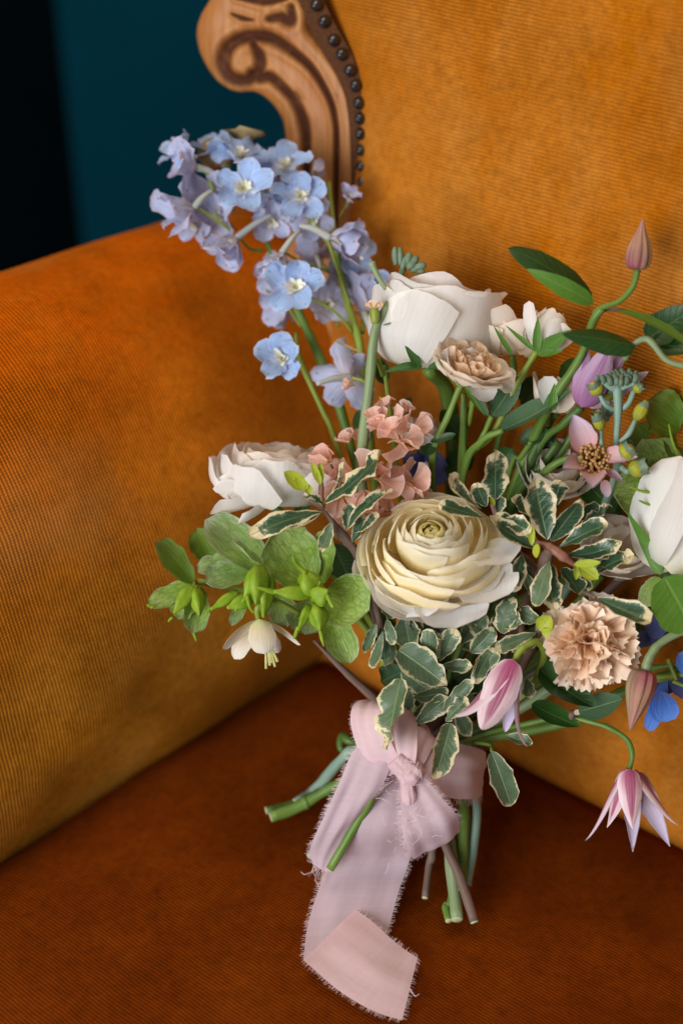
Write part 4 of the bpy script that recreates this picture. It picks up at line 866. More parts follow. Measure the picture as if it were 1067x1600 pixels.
for k in range(70):
    a = k * 2.39996; r = math.sqrt(k / 70) * PX(26)
    b = core + V(math.cos(a), math.sin(a) * .9, 0) * r * .5 + V(0, 0, -.004); e = core + V(math.cos(a), math.sin(a) * .9, 0) * r * (1.05) + V(0, 0, .003 - .25 * r) + RNG.normal(size=3) * .0006
    geo = tube([b, (b + e) / 2 + V(math.cos(a), math.sin(a), 0) * .0008, e], [.0005, .0006, .0008], 5, 5)
    part('stamen', geo, M['stamen'], t)
part('sepal_tip', blade(P(944, 750, .592), P(948, 777, .588), PX(17), V(0, 0, 1), (.5, .6)), M['clem_pink'], t)
clem_stem(t, [(926, 724, .600), (890, 716, .604), (850, 738, .610), (800, 800, .630), bpt(12)], .0017, 'stem')
t = thing('clematis', 'nodding pink and white striped clematis bell below the variegated leaves', 'flower', P(806, 1030, .588), 'clematis')
for b, tp, wd, h, d0, d1 in (((798, 1030), (710, 1118), 54, (.5, -.7, -.2), .586, .582), ((802, 1031), (752, 1140), 60, (.1, -.3, -1), .582, .574), ((808, 1032), (823, 1167), 34, (-.7, -.2, -.1), .588, .586), ((806, 1036), (789, 1144), 32, (0, .1, 1), .602, .598), ((800, 1036), (760, 1100), 44, (.2, .1, 1), .600, .596)):
    sepal(t, b, tp, wd, h, 'clem_out', 'clem_in', d0, d1, bend=.35, tipcurl=-.9, prof=(.45, .75))
clem_stem(t, [(804, 1032, .587), (815, 1014, .588), (838, 1003, .592), (850, 1020, .598), (842, 1050, .606), (826, 1080, .612), (780, 1110, .625), (705, 1150, .636)], [.0017, .0014], 'stem_yel')
t = thing('clematis', 'drooping brown pink clematis bud on an arched stem at the right', 'flower', P(1008, 1046, .585), 'clematis')
o = P(1006, 1047, .585); e = P(984, 1141, .582)
part('bud', lathe(o, nrm(e - o), np.linalg.norm(e - o), [(0, .0026), (.07, .0050), (.28, .0057), (.5, .0046), (.78, .0022), (1, .0004)], 48, 20, 9, .10), M['clem_bud'], t)
clem_stem(t, [(1008, 1050, .585), (1013, 1030, .586), (1030, 1006, .588), (1068, 985, .590), (1110, 975, .592)], [.0022, .0018, .0016], 'stem_grey')
t = thing('clematis', 'hanging pale clematis star with magenta stripes, lowest flower on the right', 'flower', P(982, 1200, .600), 'clematis')
for b, tp, wd, h, d0, d1 in (((972, 1202), (914, 1314), 34, (.5, -.4, .1), .600, .600), ((976, 1202), (948, 1293), 32, (.6, -.3, -.6), .598, .592), ((983, 1202), (988, 1296), 42, (0, -.3, -1), .594, .586), ((984, 1206), (988, 1331), 34, (0, .1, 1), .606, .602), ((990, 1206), (1046, 1323), 38, (-.2, .1, 1), .606, .602), ((992, 1202), (1058, 1290), 32, (-.5, -.5, -.3), .598, .592)):
    sepal(t, b, tp, wd * 1.0, h, 'clem_out', 'clem_in', d0, d1, bend=.30, tipcurl=-.5, prof=(.42, 1.05))
for k in range(22):
    x = 962 + 44 * RNG.random(); stem(t, [P(982 + RNG.normal() * 3, 1212, .600), P((x + 982) / 2, 1236, .599), P(x, 1250 + RNG.normal() * 7, .598 + RNG.normal() * .003)], [.0005, .0005, .0006], 'stamen', 'stamen', 5, 0)
clem_stem(t, [(982, 1202, .600), (987, 1180, .600), (978, 1155, .602), (952, 1138, .604), (930, 1130, .606), (880, 1120, .612), (820, 1132, .620), (760, 1146, .630), (700, 1165, .640)], [.0012, .0011, .0012, .0014], 'stem')
leaf(t, (903, 1112), (972, 1092), 46, 'rose_leaf', .600, .594, (.1, .6, .8), prof=(.5, .7), cup=.3)
leaf(t, (842, 1045), (927, 1105), 74, 'dark_green', .600, .592, (.2, .6, .8), prof=(.4, .8), fold=.3, bend=.5)
leaf(t, (830, 1100), (905, 1135), 40, 'green', .612, .606, (.2, .6, .8), prof=(.5, .8))
leaf(t, (872, 1015), (866, 1070), 40, 'green', .600, .598, (-.3, .1, 1), prof=(.5, .8))
part('node', ellipsoid(P(893, 1117, .606), V(.2, 1, 0), .0022, .0016), M['twig'], t)
part('blossom_scrap', blade(P(896, 1114, .603), P(908, 1112, .602), PX(9), V(0, .3, 1), ruf=.15), M['blush'], t)
# --- bud cluster (grey green, yellow tips)
t = thing('bud_cluster', 'blue green stem topped by a flat cluster of tight grey green buds tipped yellow', 'flower', P(962, 690, .600))
stem(t, [P(964, 604, .588), P(965, 640, .589), P(962, 690, .594), P(955, 760, .606), P(860, 960, .63), bpt(14)], [.0022, .0017, .0019, .002, .002], 'stem_glau')
for k in range(34):
    a = k * 2.4; r = math.sqrt(k / 34) * 30
    x = 964 + r * math.cos(a); y = 588 + r * .28 * math.sin(a); dd = .586 - .25 * r * K * .6 * math.sin(a)
    b = P(x, y + 8, dd + .001); e = P(x + .28 * (x - 964), y - 6, dd)
    part('bud', lathe(b, nrm(e - b), np.linalg.norm(e - b), [(0, .0007), (.4, PX(5.0)), (.8, PX(4.2)), (1, .0004)], 8, 7, 4, .15), M['budgreen'], t)
for k in range(9):
    x = 938 + k * 6.6; stem(t, [P(964, 612, .588), P((x + 964) / 2, 604, .587), P(x, 597 + 2 * math.sin(k), .586)], [.0012, .0009], 'stem_glau', 'bud_stalk', 6)
def sidebud(x0, y0, x1, y1, x2, y2, wd, yellow, dd=.588):
    stem(t, [P(x0, y0, .590), P((x0 + x1) / 2 + (2 if x1 > x0 else -2), (y0 + y1) / 2 + 4, dd), P(x1, y1, dd)], [.0013, .0010], 'stem_glau', 'bud_stalk', 6)
    o = P(x1, y1, dd); A = nrm(P(x2, y2, dd - .003) - o); Ln = np.linalg.norm(P(x2, y2, dd - .003) - o); w_ = PX(wd)
    g = part('bud', lathe(o, A, Ln * (.86 if yellow else 1), [(0, w_ * .18), (.25, w_ * .40), (.6, w_ * .42), (1, w_ * .16)], 10, 9), M['budyellow'], t)
    for k in range(5):
        X, Y, _ = frame(A); a = k * 1.257 + .4; ee = math.cos(a) * X + math.sin(a) * Y
        part('bud_scale', blade(o + ee * w_ * .18, o + A * Ln * (.90 + .1 * RNG.random()) + ee * w_ * (.40 if yellow else .30), w_ * .78, -ee, (.5, .4), .9, .6, nu=6, nv=7), M['budgreen'], g)
sidebud(958, 640, 936, 616, 922, 594, 26, True); sidebud(970, 640, 990, 610, 1006, 600, 20, True); sidebud(968, 690, 992, 656, 1010, 626, 25, False); sidebud(943, 706, 938, 672, 930, 642, 22, True)
sidebud(965, 715, 972, 712, 990, 696, 36, True, .584); sidebud(970, 730, 982, 735, 1014, 726, 34, True, .588); sidebud(958, 640, 950, 625, 952, 606, 20, True, .596)
for (b, e) in (((948, 660), (944, 626)), ((955, 650), (948, 640))): leaf(t, b, e, 16, 'grey_leaf', .597, .596)
# --- variegated sprigs
def sprig(label, base, twigs, leaves, young=()):
    t = thing('variegated_sprig', label, 'foliage', base, 'variegated foliage sprigs')
    for pts_, r, m in twigs: stem(t, [P(*p) if isinstance(p, tuple) else p for p in pts_], r, m, 'twig', lump=.3)
    for q in leaves:
        b, tp, wd, d0, d1, m = q[:6]; h = q[6] if len(q) > 6 else (RNG.normal() * .3, .3 + RNG.normal() * .2, 1)
        kw = dict(q[7]) if len(q) > 7 else {}
        kw['ruf'] = kw.get('ruf', .06) * 1.4; kw.setdefault('rf', 2.2 + RNG.normal() * .5); kw.setdefault('cup', .3 + RNG.normal() * .25); kw.setdefault('bend', .3 + RNG.normal() * .7); kw.setdefault('rag', .07); kw.setdefault('fold', .12 + RNG.normal() * .12); kw.setdefault('prof', (.85 + RNG.normal() * .14, .52 + RNG.normal() * .1)); kw.setdefault('nu', 10); kw.setdefault('nv', 16); kw.setdefault('twist', RNG.normal() * .35)
        leaf(t, b, tp, wd * RNG.uniform(.70, 1.05), m, d0, d1, h, **kw)
    for b, tp, wd, d0 in young: leaf(t, b, tp, wd, 'lime', d0, d0 - .003, (RNG.normal() * .4, .2, 1), 'young_leaf', prof=(.6, .7), cup=.7)
    return t
vd, vr = 'var_dark', 'var'
sprig('broad rosette of dark variegated leaves around lime tips, right of the cream ranunculus', P(860, 856, .590),
    [([(835, 846, .584), (858, 854, .584), (880, 870, .584), (900, 885, .586)], [.0014, .0021, .0017, .0010], 'twig_red'), ([(860, 856, .588), (840, 900, .602), (790, 1000, .625), bpt(4, -10)], [.002, .0024], 'twig')],
    [((855, 844), (834, 744), 52, .582, .574, vd, (0, .2, 1)), ((860, 846), (908, 783), 46, .583, .577, vd, (.1, .1, 1)), ((872, 856), (950, 818), 36, .584, .578, vd, (0, .6, .9)), ((905, 822), (952, 788), 30, .588, .584, vd, (-.3, .6, .6), {'ruf': .12}),
     ((836, 857), (764, 806), 46, .584, .576, vd, (-.1, .5, .9)), ((834, 840), (773, 802), 30, .590, .584, vd), ((826, 804), (800, 778), 32, .596, .592, vd), ((868, 790), (876, 752), 36, .598, .596, vd), ((905, 812), (938, 790), 32, .594, .590, vd), ((884, 868), (972, 846), 34, .586, .580, vd, (0, .7, .6), {'ruf': .1}),
     ((922, 902), (990, 868), 40, .590, .584, vd, (0, .6, .8), {'ruf': .1}), ((900, 880), (968, 880), 36, .592, .588, vr, (0, .7, .6)), ((858, 876), (836, 948), 38, .584, .578, vr, (-.2, .2, 1)), ((864, 882), (866, 956), 34, .586, .580, vd, (.4, .2, .9), {'ruf': .1}), ((876, 888), (905, 930), 38, .590, .586, vd), ((816, 866), (795, 924), 32, .592, .588, vd), ((822, 895), (832, 934), 26, .600, .598, vr), ((848, 890), (850, 940), 30, .602, .600, vd), ((905, 900), (918, 925), 24, .602, .600, vd)],
    [((830, 852), (830, 818), 12, .582), ((838, 852), (826, 824), 10, .584), ((838, 850), (838, 872), 15, .581), ((896, 882), (938, 879), 15, .582), ((905, 886), (934, 905), 28, .583), ((900, 884), (899, 906), 12, .583)])
sprig('upright variegated shoot with a tall top leaf rising over the ranunculus rim', P(772, 796, .590),
    [([(772, 780, .584), (772, 796, .588), (800, 850, .596), (830, 930, .62), bpt(6, -6)], [.0014, .0018, .0022], 'twig')],
    [((773, 782), (774, 704), 46, .584, .576, vd, (.1, .1, 1)), ((760, 792), (745, 756), 34, .586, .582, vd), ((752, 796), (702, 740), 36, .582, .574, vd, (.3, .6, .8), {'bend': .7}), ((757, 810), (685, 788), 34, .580, .574, vd, (0, .7, .8)), ((780, 802), (780, 772), 26, .588, .586, vd), ((778, 808), (828, 834), 32, .586, .580, vd, (0, .6, .8))],
    [((772, 790), (765, 776), 9, .582)])
sprig('low bushy variegated sprig under the ranunculus spreading toward the pink knot', P(679, 1045, .612),
    [([(679, 1042, .606), (684, 1090, .618), bpt(0, -20, -.01)], [.0018, .0022], 'twig'), ([(575, 930, .615), (592, 1000, .618), (612, 1060, .624), (632, 1120, .632)], [.0011, .0016], 'twig'), ([(490, 1000, .62), (540, 1050, .624), (600, 1105, .63)], [.0010, .0016], 'twig')],
    [((674, 1037), (667, 982), 40, .602, .597, vr, (0, .1, 1), {'ruf': .02}), ((686, 1034), (712, 980), 36, .603, .598, vr, (-.2, .1, 1)), ((688, 1040), (738, 1041), 34, .602, .598, vr, (0, .3, 1), {'ruf': .02}), ((622, 1016), (698, 1072), 62, .598, .592, vr, (.1, .4, 1), {'bend': -.2, 'prof': (.45, .75)}), ((626, 1060), (605, 1172), 62, .594, .584, vr, (-.3, .2, 1), {'bend': -.3, 'ruf': .08, 'prof': (.5, .48)}),
     ((704, 1130), (678, 1218), 46, .596, .590, vr, (.1, .2, 1), {'bend': -.3, 'ruf': .02, 'prof': (.55, .55)}), ((645, 1090), (702, 1080), 28, .606, .603, vr), ((648, 1132), (700, 1088), 40, .606, .602, vr), ((690, 1112), (738, 1062), 32, .602, .597, vr, (.2, .5, .7), {'ruf': .13}), ((696, 1128), (732, 1092), 30, .600, .596, vr, (0, .6, .6), {'ruf': .13}), ((630, 962), (642, 1016), 40, .610, .606, vr), ((735, 1020), (772, 980), 40, .606, .602, vr), ((736, 1056), (778, 1014), 42, .604, .600, vr), ((655, 990), (640, 960), 34, .612, .610, vr), ((720, 1006), (742, 975), 36, .612, .609, vr), ((640, 1075), (630, 1110), 36, .616, .614, vr), ((668, 1098), (640, 1140), 34, .618, .614, vr)], [])
sprig('small hanging variegated leaves between the hellebores and the ranunculus', P(592, 960, .612),
    [([(575, 890, .612), (590, 960, .614), (606, 1020, .62), (630, 1110, .63)], [.0012, .0018, .0024], 'twig')],
    [((594, 940), (614, 968), 24, .602, .599, vr), ((604, 966), (616, 1008), 24, .600, .596, vr, (-.3, .2, 1)), ((598, 986), (580, 1044), 24, .601, .597, vr), ((588, 974), (568, 1022), 24, .603, .600, vr), ((594, 980), (600, 1030), 26, .608, .606, 'rose_leaf'), ((610, 1000), (604, 1040), 30, .612, .610, vr), ((584, 975), (578, 1000), 20, .606, .604, vr)], [])
sprig('arching variegated twig crossing the white ranunculus and the peach stock', P(512, 806, .602),
    [([(482, 782, .596), (500, 792, .596), (514, 808, .598), (538, 840, .602), (560, 872, .606), (590, 960, .622), (630, 1100, .634)], [.0008, .0014, .0017, .0020, .0022], 'twig'), ([(501, 790, .596), (502, 760, .594), (500, 745, .593)], .0009, 'twig_red')],
    [((506, 800), (388, 838), 46, .592, .582, vd, (.1, .7, .7), {'ruf': .07, 'bend': -.5}), ((506, 786), (597, 704), 44, .592, .584, vd, (-.2, .7, .6), {'ruf': .09}), ((508, 786), (535, 722), 26, .596, .594, vd, (-.7, .3, .5)), ((541, 830), (614, 764), 34, .594, .588, vd, (-.3, .7, .6), {'bend': -.9}), ((541, 830), (545, 786), 24, .597, .594, vd), ((552, 832), (572, 808), 24, .599, .597, vd), ((518, 816), (502, 862), 30, .594, .590, vr, (.1, .3, 1)), ((503, 792), (472, 776), 18, .592, .590, vd, (0, .6, .6), {'ruf': .15}), ((500, 800), (430, 822), 30, .598, .592, vd, (0, .4, .9)), ((563, 830), (590, 800), 22, .597, .594, vd), ((550, 848), (570, 806), 26, .601, .598, vd)],
    [((478, 764), (444, 737), 28, .588), ((480, 764), (462, 745), 18, .586), ((484, 772), (480, 756), 14, .588), ((501, 757), (487, 722), 13, .590), ((501, 757), (500, 722), 13, .591)])
sprig('curled variegated leaves with wavy cream edges left of the peach carnation', P(838, 985, .600),
    [([(842, 978, .594), (836, 1000, .602), (790, 1070, .622), bpt(8, -8)], [.0014, .002], 'twig'), ([(800, 935, .600), (815, 980, .606), (800, 1040, .62)], .0014, 'twig')],
    [((806, 940), (800, 985), 34, .596, .592, vr, (-.5, .3, .7), {'ruf': .14}), ((800, 942), (842, 972), 36, .595, .590, vr, (.1, .5, .8), {'ruf': .13}), ((784, 990), (802, 932), 34, .598, .594, vr, (-.3, .3, .9), {'ruf': .10}), ((838, 988), (772, 1016), 36, .594, .588, vr, (0, .5, .9)), ((842, 992), (800, 1020), 38, .598, .594, vr), ((780, 1000), (742, 1066), 30, .600, .596, vr, (.4, .4, .7), {'ruf': .12}), ((822, 1060), (828, 1092), 26, .598, .596, vr), ((790, 1150), (832, 1162), 26, .606, .602, vr, (0, .5, .8)), ((790, 960), (770, 985), 34, .606, .604, vd), ((760, 960), (735, 985), 40, .610, .608, vr)],
    [((842, 985), (860, 962), 30, .588), ((846, 990), (862, 985), 20, .589)])
sprig('single glossy variegated leaf resting on the peach carnation', P(930, 934, .584), [([(930, 934, .584), (905, 920, .592), (880, 900, .598)], .0010, 'twig')], [((931, 934), (1016, 972), 46, .578, .568, vd, (0, .5, .9), {'ruf': .03})], [])
sprig('lone variegated leaf hanging over the dark seat right of the ribbon', P(768, 1170, .612), [([(768, 1174, .606), (766, 1164, .612), (740, 1160, .626)], .0010, 'stem')], [((767, 1174), (798, 1260), 52, .604, .602, vr, (.1, .2, 1), {'ruf': .02, 'bend': -.2, 'prof': (.6, .45)})], [])
# --- plain leaves and filling stems
t = thing('rose_foliage', 'matt green rose leaves on a branching stem under the spray roses', 'foliage', bpt(4, 0, .008))
stem(t, [P(786, 672, .604), P(752, 690, .612), P(722, 745, .626), P(690, 980, .655), bpt(4, 0, .008)], [.0014, .0022, .0026], 'stem')
stem(t, [P(768, 650, .606), P(755, 680, .612), P(745, 700, .615)], .0014, 'stem')
leaf(t, (784, 672), (892, 610), 50, 'rose_leaf', .602, .594, (.2, .8, .6), prof=(.45, .8), fold=.2)
leaf(t, (768, 650), (812, 588), 40, 'rose_leaf', .606, .602, (.5, .5, .6), prof=(.5, .7)); leaf(t, (738, 608), (762, 650), 14, 'rose_leaf', .602, .600)
leaf(t, (812, 690), (850, 672), 30, 'dark_green', .614, .610); leaf(t, (672, 690), (712, 678), 14, 'dark_green', .608, .604); leaf(t, (672, 692), (668, 712), 20, 'dark_green', .610, .608)
t = thing('stem_bundle', 'tangle of thin green stems running down through the middle of the bouquet', 'stems', bpt(0, 0, .012))
for x0, y0, x1, y1, m, r in ((724, 615, 722, 740, 'stem', .0014), (740, 620, 725, 700, 'stem_yel', .0011), (742, 618, 722, 662, 'stem_yel', .0012), (852, 668, 800, 780, 'stem_dark', .0022), (872, 690, 800, 790, 'stem_dark', .0018), (905, 665, 838, 760, 'stem_dark', .0020), (830, 690, 795, 740, 'stem', .0012), (590, 560, 605, 610, 'stem_yel', .0011)):
    stem(t, [P(x0, y0, .612), P((x0 + x1) / 2, (y0 + y1) / 2, .618), P(x1, y1, .628), P(700 + (x1 - 720) * .5, 980, .655), bpt((x1 - 720) * .12, 0, .010)], r, m)
t = thing('filler_foliage', 'shadowed green leaves packed between the stems at the heart of the bouquet, some added to darken gaps', 'foliage', bpt(0, -40, .01))
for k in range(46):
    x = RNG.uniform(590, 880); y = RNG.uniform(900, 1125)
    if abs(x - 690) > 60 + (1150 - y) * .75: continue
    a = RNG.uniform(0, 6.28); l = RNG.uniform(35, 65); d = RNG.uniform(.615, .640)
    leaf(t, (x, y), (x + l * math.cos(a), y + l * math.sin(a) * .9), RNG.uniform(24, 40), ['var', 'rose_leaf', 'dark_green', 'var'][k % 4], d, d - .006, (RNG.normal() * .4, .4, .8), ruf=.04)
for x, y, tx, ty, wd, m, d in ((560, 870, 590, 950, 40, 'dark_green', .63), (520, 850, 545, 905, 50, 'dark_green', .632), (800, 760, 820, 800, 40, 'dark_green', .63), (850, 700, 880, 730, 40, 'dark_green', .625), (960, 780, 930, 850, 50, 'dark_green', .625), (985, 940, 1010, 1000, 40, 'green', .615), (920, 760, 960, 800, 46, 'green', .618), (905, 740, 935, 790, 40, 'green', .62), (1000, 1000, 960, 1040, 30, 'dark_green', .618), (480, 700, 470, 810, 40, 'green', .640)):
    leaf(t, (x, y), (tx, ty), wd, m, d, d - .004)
for x, y, tx, ty, wd, d in ((690, 640, 725, 690, 40, .640), (735, 700, 700, 745, 44, .640), (760, 610, 800, 640, 40, .628), (812, 625, 838, 585, 36, .626), (842, 600, 815, 640, 40, .624), (770, 740, 800, 700, 44, .630), (640, 620, 620, 660, 34, .644), (605, 600, 585, 560, 34, .645), (560, 640, 575, 690, 34, .648), (830, 700, 862, 668, 40, .622), (900, 560, 880, 600, 34, .606)):  # dark leaves added to darken and shade the gap between the stems
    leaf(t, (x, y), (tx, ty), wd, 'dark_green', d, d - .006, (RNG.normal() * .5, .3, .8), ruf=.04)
for x0, y0 in ((940, 900), (985, 890), (1000, 960), (900, 970), (560, 930), (600, 900), (820, 960), (760, 980), (960, 940), (1020, 930)):
    stem(t, [P(x0, y0, .615), P((x0 + 690) / 2 + 20, (y0 + 1120) / 2, .632), bpt(RNG.normal() * 8, 0, .01)], .0018, ['stem_dark', 'stem', 'twig'][int(RNG.integers(3))])
# --- cut stems under the ribbon
def cut(label, pts_, r, m, name='cut_stem', node=None):
    pp = [p if not isinstance(p, tuple) else (G(p[0], p[1], p[2])) for p in pts_]
    t = thing(name, label, 'stem', pp[-1], 'cut stem ends')
    r = np.atleast_1d(r) * .60
    stem(t, pp, r, m, 'stalk', 12)
    A = nrm(pp[-1] - pp[-2]); rr = np.atleast_1d(r)[-1]
    part('cut_face', lathe(pp[-1] - A * .0003, A, .0009, [(0, rr * .6), (.5, rr * .93), (1, rr * .80)], 12, 5), M['cut'], t)
    if node is not None: part('node', ellipsoid(pp[1] * (1 - node) + pp[2] * node, A, .0022, rr * 1.22), M[m], t)
    return t
B0 = lambda dx: P(648 + dx, 1180, .644)
cut('thick green stem cut off on the seat at the far left of the ribbon', [B0(-20), (540, 1218, .022), (470, 1258, .009), (424, 1276, .0065)], [.0032, .0046, .0048, .0046], 'stem', node=.9)
cut('second stem lying behind the leftmost cut stem, with a dry tan end', [B0(-24), (530, 1228, .018), (462, 1254, .006), (417, 1266, .0055)], [.003, .0034, .0034], 'stem_dark', node=.5)
cut('blue green strappy stem curving out above the leftmost cut stem', [B0(-10), (558, 1172, .05), (535, 1185, .045), (495, 1230, .010), (462, 1252, .009)], [.003, .0045, .0042, .003], 'stem_glau')
cut('rolled dark green leaf stalk behind the left ribbon loop', [B0(-14), (552, 1160, .052), (536, 1150, .050), (532, 1168, .044), (545, 1178, .044)], [.003, .0036, .003, .002], 'stem_dark')
cut('green stem poking out from under the left ribbon tail', [B0(-6), P(590, 1234, .6045), P(567, 1270, .6065), P(546, 1306, .6095), P(516, 1357, .6125)], [.0026, .0031, .0032], 'stem')
cut('green stem tip peeking out at the ragged end of the left ribbon tail', [B0(-10), (560, 1230, .020), (505, 1310, .008), (486, 1338, .006)], [.003, .0040, .0040], 'stem')
cut('broad bright green stem on the right of the ribbon', [B0(40), (722, 1240, .030), (722, 1330, .014), (720, 1392, .009)], [.0046, .0048, .0046], 'stem')
cut('second green stem beside the broad one, rightmost of all', [B0(50), (742, 1245, .028), (738, 1330, .012), (730, 1382, .008)], [.0034, .0038, .0036], 'stem_glau')
cut('pale green stem with a side stub among the right-hand stems', [B0(30), (700, 1300, .020), (708, 1380, .010), (714, 1436, .006)], [.003, .0042, .0046], 'stem_grey')
cut('small bright green stub beside the pale green stem', [(708, 1380, .009), (702, 1410, .007), (696, 1416, .006), (701, 1438, .005)], [.0018, .0028, .0030], 'stem')
cut('dark brown woody stem crossing the pale green stem at the right', [B0(24), (690, 1300, .024), (718, 1370, .015), (741, 1440, .006)], [.0024, .0032, .0034], 'twig')
cut('short jointed purplish stem between the ribbon and the woody stem', [B0(10), (674, 1322, .016), (670, 1352, .010), (664, 1402, .005)], [.0024, .0030, .0026], 'twig', node=.1)
# --- the ribbon
def ribbon_mat(name, alpha, c1=(.74, .50, .52), c2=(.82, .62, .62)):
    m = NT(name); tc, u, v = m.uv()
    wv = m.noise(m.vec(m.math('MULTIPLY', u, 420), m.math('MULTIPLY', v, 60)), 1.0, 2, .6)
    wv2 = m.noise(m.vec(m.math('MULTIPLY', u, 40), m.math('MULTIPLY', v, 500)), 1.0, 2, .6)
    big = m.noise(tc.outputs['Object'], 45, 3)
    h = m.math('ADD', wv, wv2)
    col = m.ramp(m.math('ADD', m.math('MULTIPLY', h, .3), m.math('MULTIPLY', big, .4)), [(.3, c1), (.7, c2)])
    al = m.math('MULTIPLY_ADD', m.math('SUBTRACT', h, 1.0), .30, alpha, clamp=True)
    return m.bsdf(col, .75, .15, m.bump(h, .25, .0003), .35, None, .25, (1., .85, .85), al)
M['chiffon'] = ribbon_mat('pink_chiffon', .43, (.58, .43, .475), (.70, .55, .60))
M['chiffon_thick'] = ribbon_mat('pink_chiffon_layered', .82, (.78, .53, .56), (.86, .67, .69))
M['thread'] = plain_mat('ribbon_thread', (.70, .52, .52), (.80, .66, .66), 300, .8, .1, .3)
rib = thing('ribbon', 'torn pink chiffon ribbon tied in a soft bow round the stems', 'ribbon', G(610, 1330, .004))
def strip(rows, nu=14, nv=34, puff=0., ripple=.0, seed=0, fall=0):
    """cloth strip: rows of (left point, right point) in the place"""
    rg = np.random.default_rng(seed)
    A = crom([r[0] for r in rows], nv + 1); B = crom([r[1] for r in rows], nv + 1)
    u = np.linspace(0, 1, nu + 1)
    Vt = A[:, None] * (1 - u)[None, :, None] + B[:, None] * u[None, :, None]
    tv = np.gradient(Vt, axis=0); tu = np.gradient(Vt, axis=1); n = np.cross(tu, tv); n /= np.linalg.norm(n, axis=2)[..., None] + 1e-12
    n = np.where((n @ (CAM - Vt[nv // 2, nu // 2]))[..., None] < 0, -n, n)
    v = np.linspace(0, 1, nv + 1)[:, None]; W = np.linalg.norm(B - A, axis=1)[:, None]
    p = rg.uniform(0, 6.28, 4)
    f = puff * W * np.sin(math.pi * u)[None] * np.sin(math.pi * np.clip(v, 0, 1)) ** .6 + ripple * W * (np.sin(u[None] * 9 + v * 2.5 + p[0]) + .6 * np.sin(u[None] * 17 - v * 4 + p[1]) + .5 * np.sin(v * 12 + u[None] * 4 + p[2])) * (.4 + .6 * np.sin(math.pi * v))
    Vt = Vt + n * f[..., None]
    Lr = np.concatenate([[0], np.cumsum(np.linalg.norm(np.diff((A + B) / 2, axis=0), axis=1))])
    UV = np.stack(np.broadcast_arrays(u[None] * W.mean(), Lr[:, None]), -1)
    return Vt.reshape(-1, 3), gridfaces(nu, nv), UV.reshape(-1, 2), nu, nv, n
FR = []
def fringe(s, sides, ln=10, dens=1.0, wild=.35):
    Vt = s[0].reshape(s[4] + 1, s[3] + 1, 3); N = s[5]
    for sd in sides:
        if sd in 'LR':
            j = 0 if sd == 'L' else -1; e = Vt[:, j]; inn = Vt[:, 1 if sd == 'L' else -2]; nn = N[:, j]
        else:
            j = 0 if sd == 'T' else -1; e = Vt[j]; inn = Vt[1 if sd == 'T' else -2]; nn = N[j]
        Ls = np.concatenate([[0], np.cumsum(np.linalg.norm(np.diff(e, axis=0), axis=1))])
        k = int(Ls[-1] / .00042 * dens)
        for q in RNG.uniform(0, Ls[-1], k):
            b = np.array([np.interp(q, Ls, e[:, i]) for i in range(3)]); o = nrm(b - np.array([np.interp(q, Ls, inn[:, i]) for i in range(3)])); n_ = np.array([np.interp(q, Ls, nn[:, i]) for i in range(3)])
            tg = nrm(np.cross(o, n_)); l = PX(ln) * RNG.uniform(.5, 1.25)
            d1 = o + tg * RNG.normal() * wild + n_ * RNG.normal() * wild * .5; d2 = o * .85 + tg * RNG.normal() * wild * 1.5 + n_ * RNG.normal() * wild
            p1 = b + nrm(d1) * l * .5; p2 = p1 + nrm(d2) * l * .5
            for z in (p1, p2): z[2] = max(z[2], .0012)
            w_ = .000065
            FR.append((np.array([b - tg * w_, b + tg * w_, p1 - tg * w_, p1 + tg * w_, p2 - tg * w_ * .5, p2 + tg * w_ * .5]), [(0, 1, 3, 2), (2, 3, 5, 4)], np.zeros((6, 2))))
def R2(a, b, d, d2=None): return (P(a[0], a[1], d), P(b[0], b[1], d if d2 is None else d2))
def RG(a, b, za, zb=None): return (G(a[0], a[1], za), G(b[0], b[1], za if zb is None else zb))
# long tail lying on the seat, then folded back on itself
s = strip([R2((600, 1200), (640, 1206), .612), R2((566, 1235), (655, 1240), .608), R2((538, 1290), (652, 1292), .608, .606), RG((517, 1340), (640, 1342), .018, .016), RG((494, 1400), (622, 1395), .008), RG((480, 1450), (610, 1440), .0035), RG((474, 1500), (600, 1470), .002, .002)], 16, 46, .04, .012, 1)
part('tail', s[:3], M['chiffon'], rib); fringe(s, 'LR', 7, 1, .28)
s = strip([RG((474, 1500), (555, 1420), .0035, .006), RG((490, 1515), (580, 1438), .007, .008), RG((530, 1548), (612, 1467), .006, .007), RG((580, 1578), (636, 1486), .004, .005), RG((628, 1594), (652, 1497), .003, .004)], 14, 30, .03, .008, 2)
part('folded_end', s[:3], M['chiffon_thick'], rib); fringe(s, 'LRB', 7, 1, .28)
# left tail
s = strip([R2((606, 1182), (632, 1204), .604, .598), R2((560, 1166), (614, 1192), .602, .596), R2((530, 1224), (596, 1230), .602, .598), R2((506, 1276), (572, 1262), .606, .602), R2((489, 1312), (550, 1294), .612, .608), R2((484, 1332), (522, 1342), .616), R2((488, 1350), (510, 1363), .618)], 16, 44, .08, .035, 3)
part('tail', s[:3], M['chiffon'], rib); fringe(s, 'LR', 8, 1.2, .3); fringe(s, 'B', 26, 1.2, .5)
